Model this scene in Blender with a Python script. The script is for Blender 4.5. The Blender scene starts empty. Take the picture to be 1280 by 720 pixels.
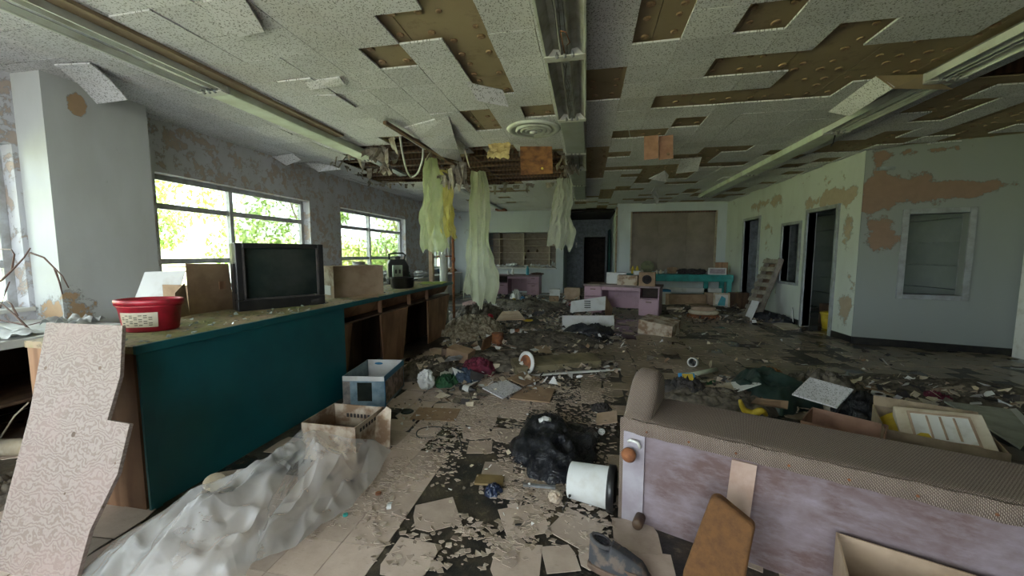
import bpy, bmesh, math, random
from mathutils import Vector, Matrix, Euler, noise
R = random.Random(7)
C = bpy.context.scene.collection
SC = bpy.context.scene
rad = math.radians
# ------------------------------------------------------------------ camera
F = 475.0; CAMZ = 1.45; CEIL = 3.08
pitch = math.atan(42 / F); yaw = math.atan(93 * math.cos(pitch) / F)
FW = Vector((-math.sin(yaw) * math.cos(pitch), math.cos(yaw) * math.cos(pitch), -math.sin(pitch)))
RT = Vector((math.cos(yaw), math.sin(yaw), 0)); UP = RT.cross(FW)
cam = bpy.data.cameras.new('camera'); camo = bpy.data.objects.new('camera', cam); C.objects.link(camo)
cam.sensor_width = 36; cam.lens = F / 1280 * 36; cam.clip_start = 0.05; cam.clip_end = 300
mw = Matrix((RT, UP, -FW)).transposed().to_4x4(); mw.translation = (0, 0, CAMZ); camo.matrix_world = mw
SC.camera = camo
# ------------------------------------------------------------------ world, daylight, exposure
w = bpy.data.worlds.new('world'); SC.world = w; w.use_nodes = True
bg = w.node_tree.nodes['Background']; bg.inputs[0].default_value = (0.86, 0.95, 1.0, 1); bg.inputs[1].default_value = 1.0
SC.view_settings.view_transform = 'Standard'; SC.view_settings.look = 'None'; SC.view_settings.gamma = 1
SC.view_settings.use_curve_mapping = False
SC.view_settings.exposure = 3.75
SC.cycles.use_denoising = True; SC.cycles.max_bounces = 8; SC.cycles.diffuse_bounces = 5
SC.cycles.transparent_max_bounces = 12; SC.cycles.sample_clamp_indirect = 6; SC.cycles.caustics_reflective = False; SC.cycles.caustics_refractive = False
def portal(name, loc, rot, sx, sy):
    l = bpy.data.lights.new(name, 'AREA'); l.shape = 'RECTANGLE'; l.size = sx; l.size_y = sy; l.cycles.is_portal = True
    o = bpy.data.objects.new(name, l); o.location = loc; o.rotation_euler = rot; C.objects.link(o)
def daylight(name, loc, rot, sx, sy, watts, col=(0.9, 0.97, 1.0)):
    l = bpy.data.lights.new(name, 'AREA'); l.shape = 'RECTANGLE'; l.size = sx; l.size_y = sy; l.energy = watts; l.color = col
    o = bpy.data.objects.new(name, l); o.location = loc; o.rotation_euler = rot; C.objects.link(o)
WINS = [(-2.1, 0.1), (0.35, 2.62), (3.79, 6.42), (7.34, 10.3), (12.0, 13.9)]
WZ0, WZ1 = 0.95, 2.45
for i, (a, b) in enumerate(WINS):
    portal('window_portal', (-5.42, (a + b) / 2, (WZ0 + WZ1) / 2), (0, rad(-90), 0), WZ1 - WZ0, b - a)
for xc, wd in ((-3.2, 3.0), (-.6, 1.0)):
    portal('front_portal', (xc, -2.62, 1.65), (rad(90), 0, 0), wd, 2.2)
sl = bpy.data.lights.new('sun', 'SUN'); sl.energy = 6.0; sl.angle = rad(2); sl.color = (1, .96, .86)
so = bpy.data.objects.new('sun', sl); C.objects.link(so); so.rotation_euler = Vector((-.50, .12, -.86)).to_track_quat('-Z', 'Y').to_euler()

# ------------------------------------------------------------------ helpers
def P(x, y, z=0.0):
    r = FW * F + RT * (x - 640) + UP * (360 - y); t = (z - CAMZ) / r.z
    return Vector((r.x * t, r.y * t, z))
def PY(x, y, Y):
    r = FW * F + RT * (x - 640) + UP * (360 - y); t = Y / r.y
    return Vector((r.x * t, Y, CAMZ + r.z * t))
def PX(x, y, X):
    r = FW * F + RT * (x - 640) + UP * (360 - y); t = X / r.x
    return Vector((X, r.y * t, CAMZ + r.z * t))
def proj(v):
    d = Vector(v) - Vector((0, 0, CAMZ)); f = d.dot(FW)
    if f < 0.1: return None
    return (640 + F * d.dot(RT) / f, 360 - F * d.dot(UP) / f, f)
def inpoly(x, y, poly):
    c = False; j = len(poly) - 1
    for i in range(len(poly)):
        xi, yi = poly[i]; xj, yj = poly[j]
        if (yi > y) != (yj > y) and x < (xj - xi) * (y - yi) / (yj - yi) + xi: c = not c
        j = i
    return c
def fb(x, y, z=0, o=4):
    return noise.fractal(Vector((x, y, z)), 1.0, 2.0, o)
W = {}
def T(x=0, y=0, z=0, rz=0, rx=0, ry=0):
    return Matrix.Translation((x, y, z)) @ Euler((rx, ry, rz)).to_matrix().to_4x4()
def sm(pts, n=6):
    p = [Vector(q) for q in pts]; out = []
    for i in range(len(p) - 1):
        a, b, c, d = p[max(i - 1, 0)], p[i], p[i + 1], p[min(i + 2, len(p) - 1)]
        for k in range(n):
            t = k / n; out.append(.5 * ((2 * b) + (c - a) * t + (2 * a - 5 * b + 4 * c - d) * t * t + (3 * b - a - 3 * c + d) * t ** 3))
    return out + [p[-1]]
class MB:
    def __init__(s): s.v = []; s.f = []
    def add(s, vs, fs, M=None):
        n = len(s.v); s.v += [(M @ Vector(v)) if M else Vector(v) for v in vs]; s.f += [tuple(i + n for i in f) for f in fs]; return s
    def box(s, x0, y0, z0, x1, y1, z1, M=None):
        return s.add([(x0, y0, z0), (x1, y0, z0), (x1, y1, z0), (x0, y1, z0), (x0, y0, z1), (x1, y0, z1), (x1, y1, z1), (x0, y1, z1)],
                     [(0, 3, 2, 1), (4, 5, 6, 7), (0, 1, 5, 4), (1, 2, 6, 5), (2, 3, 7, 6), (3, 0, 4, 7)], M)
    def prism(s, pts, d, M=None):            # pts: 3D outline, extruded by vector d
        n = len(pts); d = Vector(d); a = [Vector(p) for p in pts]; b = [p + d for p in a]
        return s.add(a + b, [tuple(range(n))[::-1], tuple(range(n, 2 * n))] + [(i, (i + 1) % n, n + (i + 1) % n, n + i) for i in range(n)], M)
    def plate(s, pts, t=0.01):
        a = [Vector(p) for p in pts]; nr = (a[1] - a[0]).cross(a[2] - a[0]).normalized() * t
        return s.prism(a, nr)
    def beam(s, a, b, w, h, up=(0, 0, 1)):
        a = Vector(a); b = Vector(b); d = (b - a).normalized(); u = Vector(up)
        if abs(d.dot(u)) > .98: u = Vector((1, 0, 0))
        r = d.cross(u).normalized(); u = r.cross(d)
        q = [a + r * (-w / 2) + u * (-h / 2), a + r * (w / 2) + u * (-h / 2), a + r * (w / 2) + u * (h / 2), a + r * (-w / 2) + u * (h / 2)]
        return s.prism(q, b - a)
    def tube(s, path, r, n=8, cap=True):
        path = [Vector(p) for p in path]; m = len(path); rs = r if isinstance(r, (list, tuple)) else [r] * m; vs = []; fs = []
        ref = Vector((0.13, 0.27, 0.95))
        for i, p in enumerate(path):
            d = (path[min(i + 1, m - 1)] - path[max(i - 1, 0)]).normalized()
            if abs(d.dot(ref)) > .97: ref = Vector((1, 0.1, 0))
            a = d.cross(ref).normalized(); b = d.cross(a); ref = b.cross(d) if False else ref
            for k in range(n):
                t = 2 * math.pi * k / n; vs.append(p + (a * math.cos(t) + b * math.sin(t)) * rs[i])
        for i in range(m - 1):
            for k in range(n):
                k2 = (k + 1) % n; fs.append((i * n + k, i * n + k2, (i + 1) * n + k2, (i + 1) * n + k))
        if cap: fs += [tuple(range(n))[::-1], tuple(range((m - 1) * n, m * n))]
        return s.add(vs, fs)
    def lathe(s, prof, n=24, M=None, sx=1, sy=1):
        vs = []; fs = []
        for r, z in prof:
            for k in range(n):
                t = 2 * math.pi * k / n; vs.append((r * math.cos(t) * sx, r * math.sin(t) * sy, z))
        for i in range(len(prof) - 1):
            for k in range(n):
                k2 = (k + 1) % n; fs.append((i * n + k, i * n + k2, (i + 1) * n + k2, (i + 1) * n + k))
        if prof[0][0] > 1e-4: fs.append(tuple(range(n))[::-1])
        if prof[-1][0] > 1e-4: fs.append(tuple(range((len(prof) - 1) * n, len(prof) * n)))
        return s.add(vs, fs, M)
    def grid(s, fn, nu, nv, M=None):
        vs = [fn(i / nu, j / nv) for j in range(nv + 1) for i in range(nu + 1)]
        fs = [(j * (nu + 1) + i, j * (nu + 1) + i + 1, (j + 1) * (nu + 1) + i + 1, (j + 1) * (nu + 1) + i) for j in range(nv) for i in range(nu)]
        return s.add(vs, fs, M)
    def build(s, name, mat=None, parent=None, smooth=False, wo=False, **kw):
        me = bpy.data.meshes.new(name)
        vs = s.v
        if wo and parent is not None: inv = W[parent].inverted(); vs = [inv @ v for v in vs]
        me.from_pydata([tuple(v) for v in vs], [], s.f); me.update()
        bm = bmesh.new(); bm.from_mesh(me); bmesh.ops.recalc_face_normals(bm, faces=bm.faces); bm.to_mesh(me); bm.free()
        if smooth:
            for p in me.polygons: p.use_smooth = True
        if mat: me.materials.append(mat)
        return link(name, me, parent, **kw)
def link(name, me, parent=None, M=None, **kw):
    o = bpy.data.objects.new(name, me); C.objects.link(o)
    M = M or Matrix.Identity(4)
    if parent is not None: o.parent = parent; o.matrix_local = M; W[o] = W[parent] @ M
    else: o.matrix_world = M; W[o] = M.copy()
    for k, v in kw.items(): o[k] = v
    return o
def thing(name, label, cat, loc=(0, 0, 0), rz=0, group=None, M=None):
    M = M or T(loc[0], loc[1], loc[2] if len(loc) > 2 else 0, rz)
    o = link(name, None, None, M=M); o['label'] = label; o['category'] = cat
    if group: o['group'] = group
    return o
def one(mb, name, label, cat, mat, loc=(0, 0, 0), rz=0, group=None, smooth=False, M=None, wo=False):
    M = M or T(loc[0], loc[1], loc[2] if len(loc) > 2 else 0, rz)
    if wo:
        inv = M.inverted(); mb.v = [inv @ v for v in mb.v]
    o = mb.build(name, mat, None, smooth=smooth); o.matrix_world = M; W[o] = M.copy(); o['label'] = label; o['category'] = cat
    if group: o['group'] = group
    return o
def bev(o, wd=0.005, seg=2):
    m = o.modifiers.new('bevel', 'BEVEL'); m.width = wd; m.segments = seg; m.limit_method = 'ANGLE'; return o
def dup(o, M=None, parent=None, **kw):
    c = o.copy(); C.objects.link(c)
    if parent is not None: c.parent = parent; c.matrix_local = o.matrix_local.copy(); W[c] = W[parent] @ c.matrix_local
    else: c.matrix_world = M; W[c] = M.copy()
    for k, v in kw.items(): c[k] = v
    for ch in [q for q in W if q.parent == o]: dup(ch, parent=c)
    return c
# ------------------------------------------------------------------ materials
class NT:
    def __init__(s, name):
        s.m = bpy.data.materials.new(name); s.m.use_nodes = True; s.t = s.m.node_tree; s.n = s.t.nodes; s.b = s.n['Principled BSDF']; s.out = s.n['Material Output']
        s.tc = s.n.new('ShaderNodeTexCoord'); s.geo = None
    def co(s, k='Object'): return s.tc.outputs[k]
    def world(s):
        if not s.geo: s.geo = s.n.new('ShaderNodeNewGeometry')
        return s.geo.outputs['Position']
    def l(s, a, b): s.t.links.new(a, b)
    def map(s, v, sc=(1, 1, 1), loc=(0, 0, 0), rot=(0, 0, 0)):
        m = s.n.new('ShaderNodeMapping'); s.l(v, m.inputs[0]); m.inputs['Scale'].default_value = sc; m.inputs['Location'].default_value = loc; m.inputs['Rotation'].default_value = rot; return m.outputs[0]
    def noise(s, v, sc=5, det=4, ro=.55, dist=0):
        n = s.n.new('ShaderNodeTexNoise'); s.l(v, n.inputs['Vector']); n.inputs['Scale'].default_value = sc; n.inputs['Detail'].default_value = det; n.inputs['Roughness'].default_value = ro; n.inputs['Distortion'].default_value = dist; return n.outputs['Fac']
    def vor(s, v, sc=5, feat='F1', out='Distance'):
        n = s.n.new('ShaderNodeTexVoronoi'); s.l(v, n.inputs['Vector']); n.inputs['Scale'].default_value = sc; n.feature = feat; return n.outputs[out]
    def wave(s, v, sc=5, dist=5, det=2, ds=1, dir='X'):
        n = s.n.new('ShaderNodeTexWave'); s.l(v, n.inputs['Vector']); n.inputs['Scale'].default_value = sc; n.inputs['Distortion'].default_value = dist; n.inputs['Detail'].default_value = det; n.inputs['Detail Scale'].default_value = ds; n.bands_direction = dir; return n.outputs['Fac']
    def ramp(s, f, *st):
        n = s.n.new('ShaderNodeValToRGB'); s.l(f, n.inputs[0]); e = n.color_ramp.elements
        while len(e) < len(st): e.new(.5)
        for i, (p, c) in enumerate(st):
            e[i].position = p; e[i].color = (c, c, c, 1) if isinstance(c, (int, float)) else (*c, 1)
        return n.outputs[0]
    def mix(s, f, a, b, mode='MIX'):
        n = s.n.new('ShaderNodeMix'); n.data_type = 'RGBA'; n.blend_type = mode
        for sock, v in ((n.inputs[0], f), (n.inputs[6], a), (n.inputs[7], b)):
            if isinstance(v, (int, float)): sock.default_value = v if sock == n.inputs[0] else (v, v, v, 1)
            elif isinstance(v, tuple): sock.default_value = (*v, 1)
            else: s.l(v, sock)
        return n.outputs[2]
    def math(s, op, a, b=0.0, clamp=False):
        n = s.n.new('ShaderNodeMath'); n.operation = op; n.use_clamp = clamp
        for i, v in enumerate((a, b)):
            if isinstance(v, (int, float)): n.inputs[i].default_value = v
            else: s.l(v, n.inputs[i])
        return n.outputs[0]
    def rnd(s):
        n = s.n.new('ShaderNodeObjectInfo'); return n.outputs['Random']
    def shift(s, v, k=13.7):
        n = s.n.new('ShaderNodeVectorMath'); n.operation = 'ADD'; s.l(v, n.inputs[0]); m = s.math('MULTIPLY', s.rnd(), k); s.l(m, n.inputs[1]); return n.outputs[0]
    def blob(s, v, c, r):
        m = s.n.new('ShaderNodeMapping'); m.inputs['Scale'].default_value = tuple(1 / q for q in r); m.inputs['Location'].default_value = tuple(-a / q for a, q in zip(c, r)); s.l(v, m.inputs[0])
        n = s.n.new('ShaderNodeVectorMath'); n.operation = 'LENGTH'; s.l(m.outputs[0], n.inputs[0])
        return s.math('SUBTRACT', 1.0, n.outputs['Value'])
    def fin(s, col, rough=.7, bump=None, bs=.3, bd=.01, metal=0, spec=None, trans=0):
        if isinstance(col, tuple): s.b.inputs['Base Color'].default_value = (*col, 1)
        else: s.l(col, s.b.inputs['Base Color'])
        if isinstance(rough, (int, float)): s.b.inputs['Roughness'].default_value = rough
        else: s.l(rough, s.b.inputs['Roughness'])
        s.b.inputs['Metallic'].default_value = metal
        if spec is not None: s.b.inputs['Specular IOR Level'].default_value = spec
        if bump is not None:
            n = s.n.new('ShaderNodeBump'); n.inputs['Strength'].default_value = bs; n.inputs['Distance'].default_value = bd; s.l(bump, n.inputs['Height']); s.l(n.outputs[0], s.b.inputs['Normal'])
        return s.m
MATS = {}
def simple(name, c, c2=None, rough=.7, sc=8, bump=.2, metal=0, lo=.4, hi=.65, vary=.15, bd=.005):
    """a painted / plain surface with dirt of its own"""
    if name in MATS: return MATS[name]
    t = NT(name); v = t.shift(t.co()); f = t.noise(v, sc, 6, .6)
    c2 = c2 or tuple(q * .6 for q in c)
    col = t.mix(t.ramp(f, (lo, 0.0), (hi, 1.0)), c, c2)
    if vary: col = t.mix(1.0, col, t.ramp(t.rnd(), (0, 1 - vary), (1, 1 + 0.0)), 'MULTIPLY')
    MATS[name] = t.fin(col, rough, f, bump, bd, metal); return MATS[name]
def peel(name, paint, under, amt=.5, sc=1.6, blobs=(), rust=.0, dirt=(.25, .24, .2)):
    t = NT(name); v = t.world()
    big = t.noise(v, sc, 8, .68, .3); m = big
    for c, r, k in blobs:
        m = t.math('ADD', m, t.math('MULTIPLY', t.math('MAXIMUM', t.blob(v, c, r), 0.0), k))
    m = t.math('ADD', m, t.math('MULTIPLY', t.math('SUBTRACT', t.noise(v, 22, 4, .7), .5), .16))
    mask = t.ramp(m, (1 - amt, 0.0), (1 - amt + .012, 1.0))
    edge = t.ramp(m, (1 - amt - .03, 0.0), (1 - amt - .004, 1.0), (1 - amt + .012, 0.0))
    fine = t.noise(v, 30, 3)
    un = t.mix(t.noise(v, 12, 5), under, tuple(q * .72 for q in under))
    d = t.ramp(t.noise(t.map(v, (1, 1, .35)), 2.2, 5), (.45, 0.0), (.75, .55))
    pa = t.mix(d, paint, tuple(a * .55 + b * .45 for a, b in zip(paint, dirt)))
    col = t.mix(mask, pa, un)
    col = t.mix(t.math('MULTIPLY', edge, .45), col, (.12, .1, .08))
    h = t.math('ADD', t.math('MULTIPLY', mask, -1.0), t.math('ADD', t.math('MULTIPLY', edge, .8), t.math('MULTIPLY', fine, .25)))
    return t.fin(col, .75, h, .6, .006)
def plywood(name, a, b, sc=3, dist=9, rough=.6, dir='X', stretch=(1, .25, .25), stain=None):
    t = NT(name); v = t.map(t.shift(t.co()), stretch)
    g = t.wave(v, sc, dist, 3, 1.2, dir); n = t.noise(v, sc * 12, 4)
    col = t.mix(t.ramp(g, (.1, 0.0), (.7, 1.0)), b, a); col = t.mix(t.math('MULTIPLY', n, .4), col, b)
    st = t.ramp(t.noise(t.co(), 3, 4), (.45, 0.0), (.7, .6)); col = t.mix(st, col, stain or tuple(q * .5 for q in b))
    return t.fin(col, rough, g, .35, .003)
m_wall_l = peel('peeling_grey_paint', (.58, .58, .62), (.56, .46, .40), .46, 6.5)
m_wall_pillar = peel('grey_paint_pillar', (.58, .60, .60), (.5, .34, .2), .30, 1.8, blobs=[((-4.8, 2.9, 2.88), (.4, .12, .16), .55), ((-4.95, 2.66, .75), (.5, .4, .5), .3)])
m_wall_r = peel('pale_green_white_paint', (.52, .56, .52), (.45, .36, .26), .36, 2.0, blobs=[((4.3, 7.3, .5), (.5, .35, .7), .22), ((4.3, 8.0, 2.45), (.3, 1.2, .22), .3), ((4.3, 10.5, 2.7), (.3, 1.2, .2), .26), ((4.3, 7.4, 1.9), (.3, .25, .3), .22)])
m_wall_f = peel('grey_paint_pink_patch', (.255, .28, .27), (.28, .18, .13), .30, 2.6, blobs=[((4.85, 6.95, 2.42), (.75, .6, .36), .5), ((4.45, 7.05, 2.3), (.35, .6, .5), .35), ((4.6, 7.0, 1.75), (.3, .5, .35), .42), ((5.5, 6.8, 2.4), (.6, .5, .16), .42), ((4.45, 7.05, 2.95), (.2, .5, .3), .35), ((5.1, 6.9, 3.0), (.8, .5, .1), .3)])
m_wall_b = peel('pale_blue_grey_paint', (.55, .60, .61), (.5, .43, .34), .33, 1.6)
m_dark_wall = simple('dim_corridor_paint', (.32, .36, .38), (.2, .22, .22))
m_trim = simple('grey_trim_paint', (.33, .35, .37), (.24, .25, .25), bump=.3)
m_wframe = simple('window_frame_metal', (.55, .57, .60), (.38, .37, .36), .5)
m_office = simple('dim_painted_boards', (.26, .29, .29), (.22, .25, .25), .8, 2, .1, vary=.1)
m_base = simple('black_rubber_baseboard', (.012, .012, .013), (.03, .028, .022), .4)
m_white = simple('old_white_paint', (.68, .68, .64), (.45, .42, .36), .55, lo=.5, hi=.8)
m_board_c = None
# ------------------------------------------------------------------ setting materials
def ceil_tile_mat():
    t = NT('mineral_fibre_tile'); v = t.shift(t.co())
    d = t.vor(t.map(v, (1, 1, 0)), 75); big = t.noise(t.map(v, (1, 1, 0)), 45, 3)
    dots = t.math('MULTIPLY', t.ramp(d, (.30, 1.0), (.42, 0.0)), t.ramp(big, (.40, 0.0), (.5, 1.0)))
    st = t.ramp(t.noise(t.world(), 1.1, 6), (.5, 0.0), (.8, .5))
    col = t.mix(st, (.74, .735, .77), (.54, .47, .40)); col = t.mix(1.0, col, t.ramp(t.rnd(), (0, .84), (1, 1.0)), 'MULTIPLY')
    col = t.mix(t.math('MULTIPLY', dots, .8), col, (.1, .1, .09))
    return t.fin(col, .85, dots, -.4, .003)
m_tile = ceil_tile_mat()
def lath_mat():
    t = NT('brown_plasterboard_paper'); v = t.world()
    col = t.mix(t.noise(v, 2.0, 5), (.36, .28, .17), (.25, .185, .11)); col = t.mix(t.ramp(t.noise(v, 6, 6, .7), (.55, 0.0), (.8, .7)), col, (.10, .065, .035))
    return t.fin(col, .85, t.noise(v, 40, 3), .2, .002)
m_lath = lath_mat()
m_glue = simple('dried_glue_dab', (.22, .13, .07), (.42, .28, .16), .6, 30, .4)
m_wood = plywood('bare_joist_wood', (.20, .11, .06), (.09, .05, .03), 4, 6)
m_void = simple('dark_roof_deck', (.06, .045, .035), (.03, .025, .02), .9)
def floor_base_mat():
    t = NT('wet_black_mastic'); v = t.world()
    n = t.noise(v, 3.5, 8, .7); n2 = t.noise(v, 14, 6, .7)
    col = t.mix(t.ramp(n, (.42, 0.0), (.6, 1.0)), (.018, .018, .017), (.075, .06, .04)); col = t.mix(t.ramp(n2, (.58, 0.0), (.66, .8)), col, (.16, .13, .09))
    pud = t.math('ADD', t.noise(v, .9, 3), t.math('MAXIMUM', t.math('MAXIMUM', t.blob(v, (1.3, 6.4, 0), (1.5, .7, 1)), t.blob(v, (.9, 8.2, 0), (1.0, 1.5, 1))), 0.0))
    rg = t.ramp(pud, (.5, .45), (.62, .05))
    hh = t.math('MULTIPLY', n2, t.ramp(pud, (.5, 1.0), (.6, 0.0)))
    return t.fin(col, rg, hh, .8, .01)
m_floor = floor_base_mat()
def ftile_mat():
    t = NT('tan_vinyl_floor_tile'); v = t.world()
    n = t.noise(t.shift(v, 3), 9, 6, .65); fine = t.noise(t.map(v, (1, 4, 1)), 30, 4)
    col = t.mix(t.ramp(n, (.35, 0.0), (.75, 1.0)), (.56, .455, .38), (.43, .335, .265)); col = t.mix(1.0, col, t.ramp(t.rnd(), (0, .75), (1, 1.0)), 'MULTIPLY')
    col = t.mix(t.ramp(fine, (.6, 0.0), (.75, .35)), col, (.2, .15, .1))
    # damp grime away from the counter, towards the middle of the room
    sep = t.n.new('ShaderNodeSeparateXYZ'); t.l(v, sep.inputs[0])
    far = t.math('ADD', t.math('MULTIPLY', sep.outputs[1], .16), t.math('MULTIPLY', sep.outputs[0], .12))
    g = t.math('ADD', t.noise(v, 1.5, 7, .7), t.math('MINIMUM', t.math('SUBTRACT', far, .66), .10))
    gm = t.ramp(g, (.40, 0.0), (.62, 1.0))
    col = t.mix(gm, col, t.mix(n, (.27, .215, .13), (.11, .085, .055)))
    rg = t.ramp(gm, (0, .55), (1, .3))
    return t.fin(col, rg, t.math('ADD', n, t.math('MULTIPLY', fine, .3)), .25, .003)
m_ftile = ftile_mat()
m_ftile_edge = simple('broken_vinyl_shard', (.50, .42, .34), (.26, .2, .145), .55, 14)

# ------------------------------------------------------------------ walls
XL, XR, YF = -5.15, 6.0, -2.5
def wall(name, mat, p0, u, L, thick, z1, holes, z0=0, **kw):
    """p0 start, u unit dir along the wall, thickness vector; holes: (u0,u1,z0,z1)"""
    us = sorted({0, L} | {h[0] for h in holes} | {h[1] for h in holes}); zs = sorted({z0, z1} | {h[2] for h in holes} | {h[3] for h in holes})
    b = MB(); p0 = Vector(p0); u = Vector(u).normalized(); th = Vector(thick)
    for i in range(len(us) - 1):
        for j in range(len(zs) - 1):
            cu = (us[i] + us[i + 1]) / 2; cz = (zs[j] + zs[j + 1]) / 2
            if any(h[0] < cu < h[1] and h[2] < cz < h[3] for h in holes): continue
            q = [p0 + u * a + Vector((0, 0, z)) for a, z in ((us[i], zs[j]), (us[i + 1], zs[j]), (us[i + 1], zs[j + 1]), (us[i], zs[j + 1]))]
            b.prism(q, th)
    return b.build(name, mat, kind='structure')
ZT = 3.62
lw = wall('wall_left', m_wall_l, (XL, YF, 0), (0, 1, 0), 18.0, (-.25, 0, 0), ZT, [(a - YF, b - YF, WZ0, WZ1) for a, b in WINS])
b = MB().box(XL - .02, 2.66, 0, -4.8, 3.5, CEIL + .02); b.build('wall_pillar', m_wall_pillar, kind='structure')
wall('wall_front', m_wall_b, (-5.4, YF, 0), (1, 0, 0), 11.7, (0, -.12, 0), ZT, [(.7, 3.7, .55, 2.75), (4.3, 5.3, .55, 2.75)])
wall('wall_right', m_wall_f, (XR, YF, 0), (0, 1, 0), 9.13, (.15, 0, 0), ZT, [])
wall('wall_partition_side', m_wall_r, (4.3, 7.12, 0), (0, 1, 0), 9.0, (.13, 0, 0), ZT, [(.58, 1.46, 0, 2.26), (1.74, 2.42, .86, 2.08), (3.65, 4.55, 0, 2.36)])
fu = Vector((1.78, -.52, 0)).normalized()
wall('wall_partition_front', m_wall_f, (4.3, 7.1, 0), fu, 1.86, (.035, .125, 0), ZT, [(.56, 1.2, .84, 2.06)])
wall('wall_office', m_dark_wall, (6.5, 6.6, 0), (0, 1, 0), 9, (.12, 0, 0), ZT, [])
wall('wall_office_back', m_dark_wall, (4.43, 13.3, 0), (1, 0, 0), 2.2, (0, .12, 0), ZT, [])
ob = MB().box(-.06, -3.4, 0, .03, 3.4, .405)
o0 = None
for k in range(7):
    if o0 is None: o0 = ob.build('wall_board', m_office, bpy.data.objects['wall_office']); o0.location = (6.46, 10, k * .42); W[o0] = T(6.46, 10, k * .42)
    else: q = link('wall_board', o0.data, bpy.data.objects['wall_office'], T(6.46, 10, k * .42))
wall('wall_display', m_wall_b, (.98, 13.1, 0), (1, 0, 0), 3.32, (0, .12, 0), ZT, [(.43, 3.04, .9, 2.84)])
wall('wall_corridor_right', m_wall_b, (.98, 13.22, 0), (0, 1, 0), 3.9, (.12, 0, 0), ZT, [])
wall('wall_alcove', m_wall_b, (-5.15, 14.3, 0), (1, 0, 0), 4.31, (0, .12, 0), ZT, [(1.42, 4.03, .95, 2.28)])
wall('wall_corridor_left', m_wall_b, (-.96, 14.42, 0), (0, 1, 0), 2.7, (.12, 0, 0), ZT, [])
wall('wall_alcove_back', m_wall_b, (-5.15, 15.25, 0), (1, 0, 0), 4.2, (0, .12, 0), ZT, [])
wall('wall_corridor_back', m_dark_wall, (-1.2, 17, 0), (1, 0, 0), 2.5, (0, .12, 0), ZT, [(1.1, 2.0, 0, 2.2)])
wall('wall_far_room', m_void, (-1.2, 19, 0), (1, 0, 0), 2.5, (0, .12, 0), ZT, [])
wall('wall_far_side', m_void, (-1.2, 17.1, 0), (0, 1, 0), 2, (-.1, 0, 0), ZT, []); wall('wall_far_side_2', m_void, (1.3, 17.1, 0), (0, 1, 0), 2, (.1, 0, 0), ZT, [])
# baseboards
def strip(name, a, b_, h=.11, t=.012, mat=m_base):
    MB().beam(Vector(a) + Vector((0, 0, h / 2)), Vector(b_) + Vector((0, 0, h / 2)), t, h).build(name, mat, kind='structure')
strip('baseboard_front', (4.29, 7.09, 0), Vector((4.29, 7.09, 0)) + fu * 1.84)
strip('baseboard_side', (4.29, 8.66, 0), (4.29, 10.7, 0)); strip('baseboard_side_2', (4.29, 7.1, 0), (4.29, 7.62, 0)); strip('baseboard_right', (5.99, -2.4, 0), (5.99, 6.5, 0))
MB().box(5.96, 6.36, 0, 6.0, 6.56, 2.3).build('trim_1', m_white, kind='structure')
# casings around openings of the partition
def casing(name, o, u, n, u0, u1, z0, z1, w_=.06, dep=.17, bottom=True, mat=m_trim):
    o = Vector(o); u = Vector(u).normalized(); n = Vector(n).normalized(); b = MB()
    def bar(a0, a1, c0, c1): b.prism([o + u * a + n * .03 + Vector((0, 0, c)) for a, c in ((a0, c0), (a1, c0), (a1, c1), (a0, c1))], n * -dep)
    bar(u0 - w_, u0, z0 - (w_ if bottom else 0), z1 + w_); bar(u1, u1 + w_, z0 - (w_ if bottom else 0), z1 + w_); bar(u0, u1, z1, z1 + w_)
    if bottom: bar(u0, u1, z0 - w_, z0)
    return bev(b.build(name, mat, kind='structure'), .006)
sd = (4.3, 7.12, 0)
casing('door_1', sd, (0, 1, 0), (-1, 0, 0), .58, 1.46, 0, 2.26, .07, bottom=False)
casing('window_6', sd, (0, 1, 0), (-1, 0, 0), 1.74, 2.42, .86, 2.08)
casing('door_2', sd, (0, 1, 0), (-1, 0, 0), 3.65, 4.55, 0, 2.36, .07, bottom=False)
casing('window_7', (4.3, 7.1, 0), fu, (-.28, -.96, 0), .56, 1.2, .84, 2.06, .075, .2)
casing('door_3', (-1.2, 17, 0), (1, 0, 0), (0, -1, 0), 1.1, 2.0, 0, 2.2, .07, bottom=False)
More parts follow.
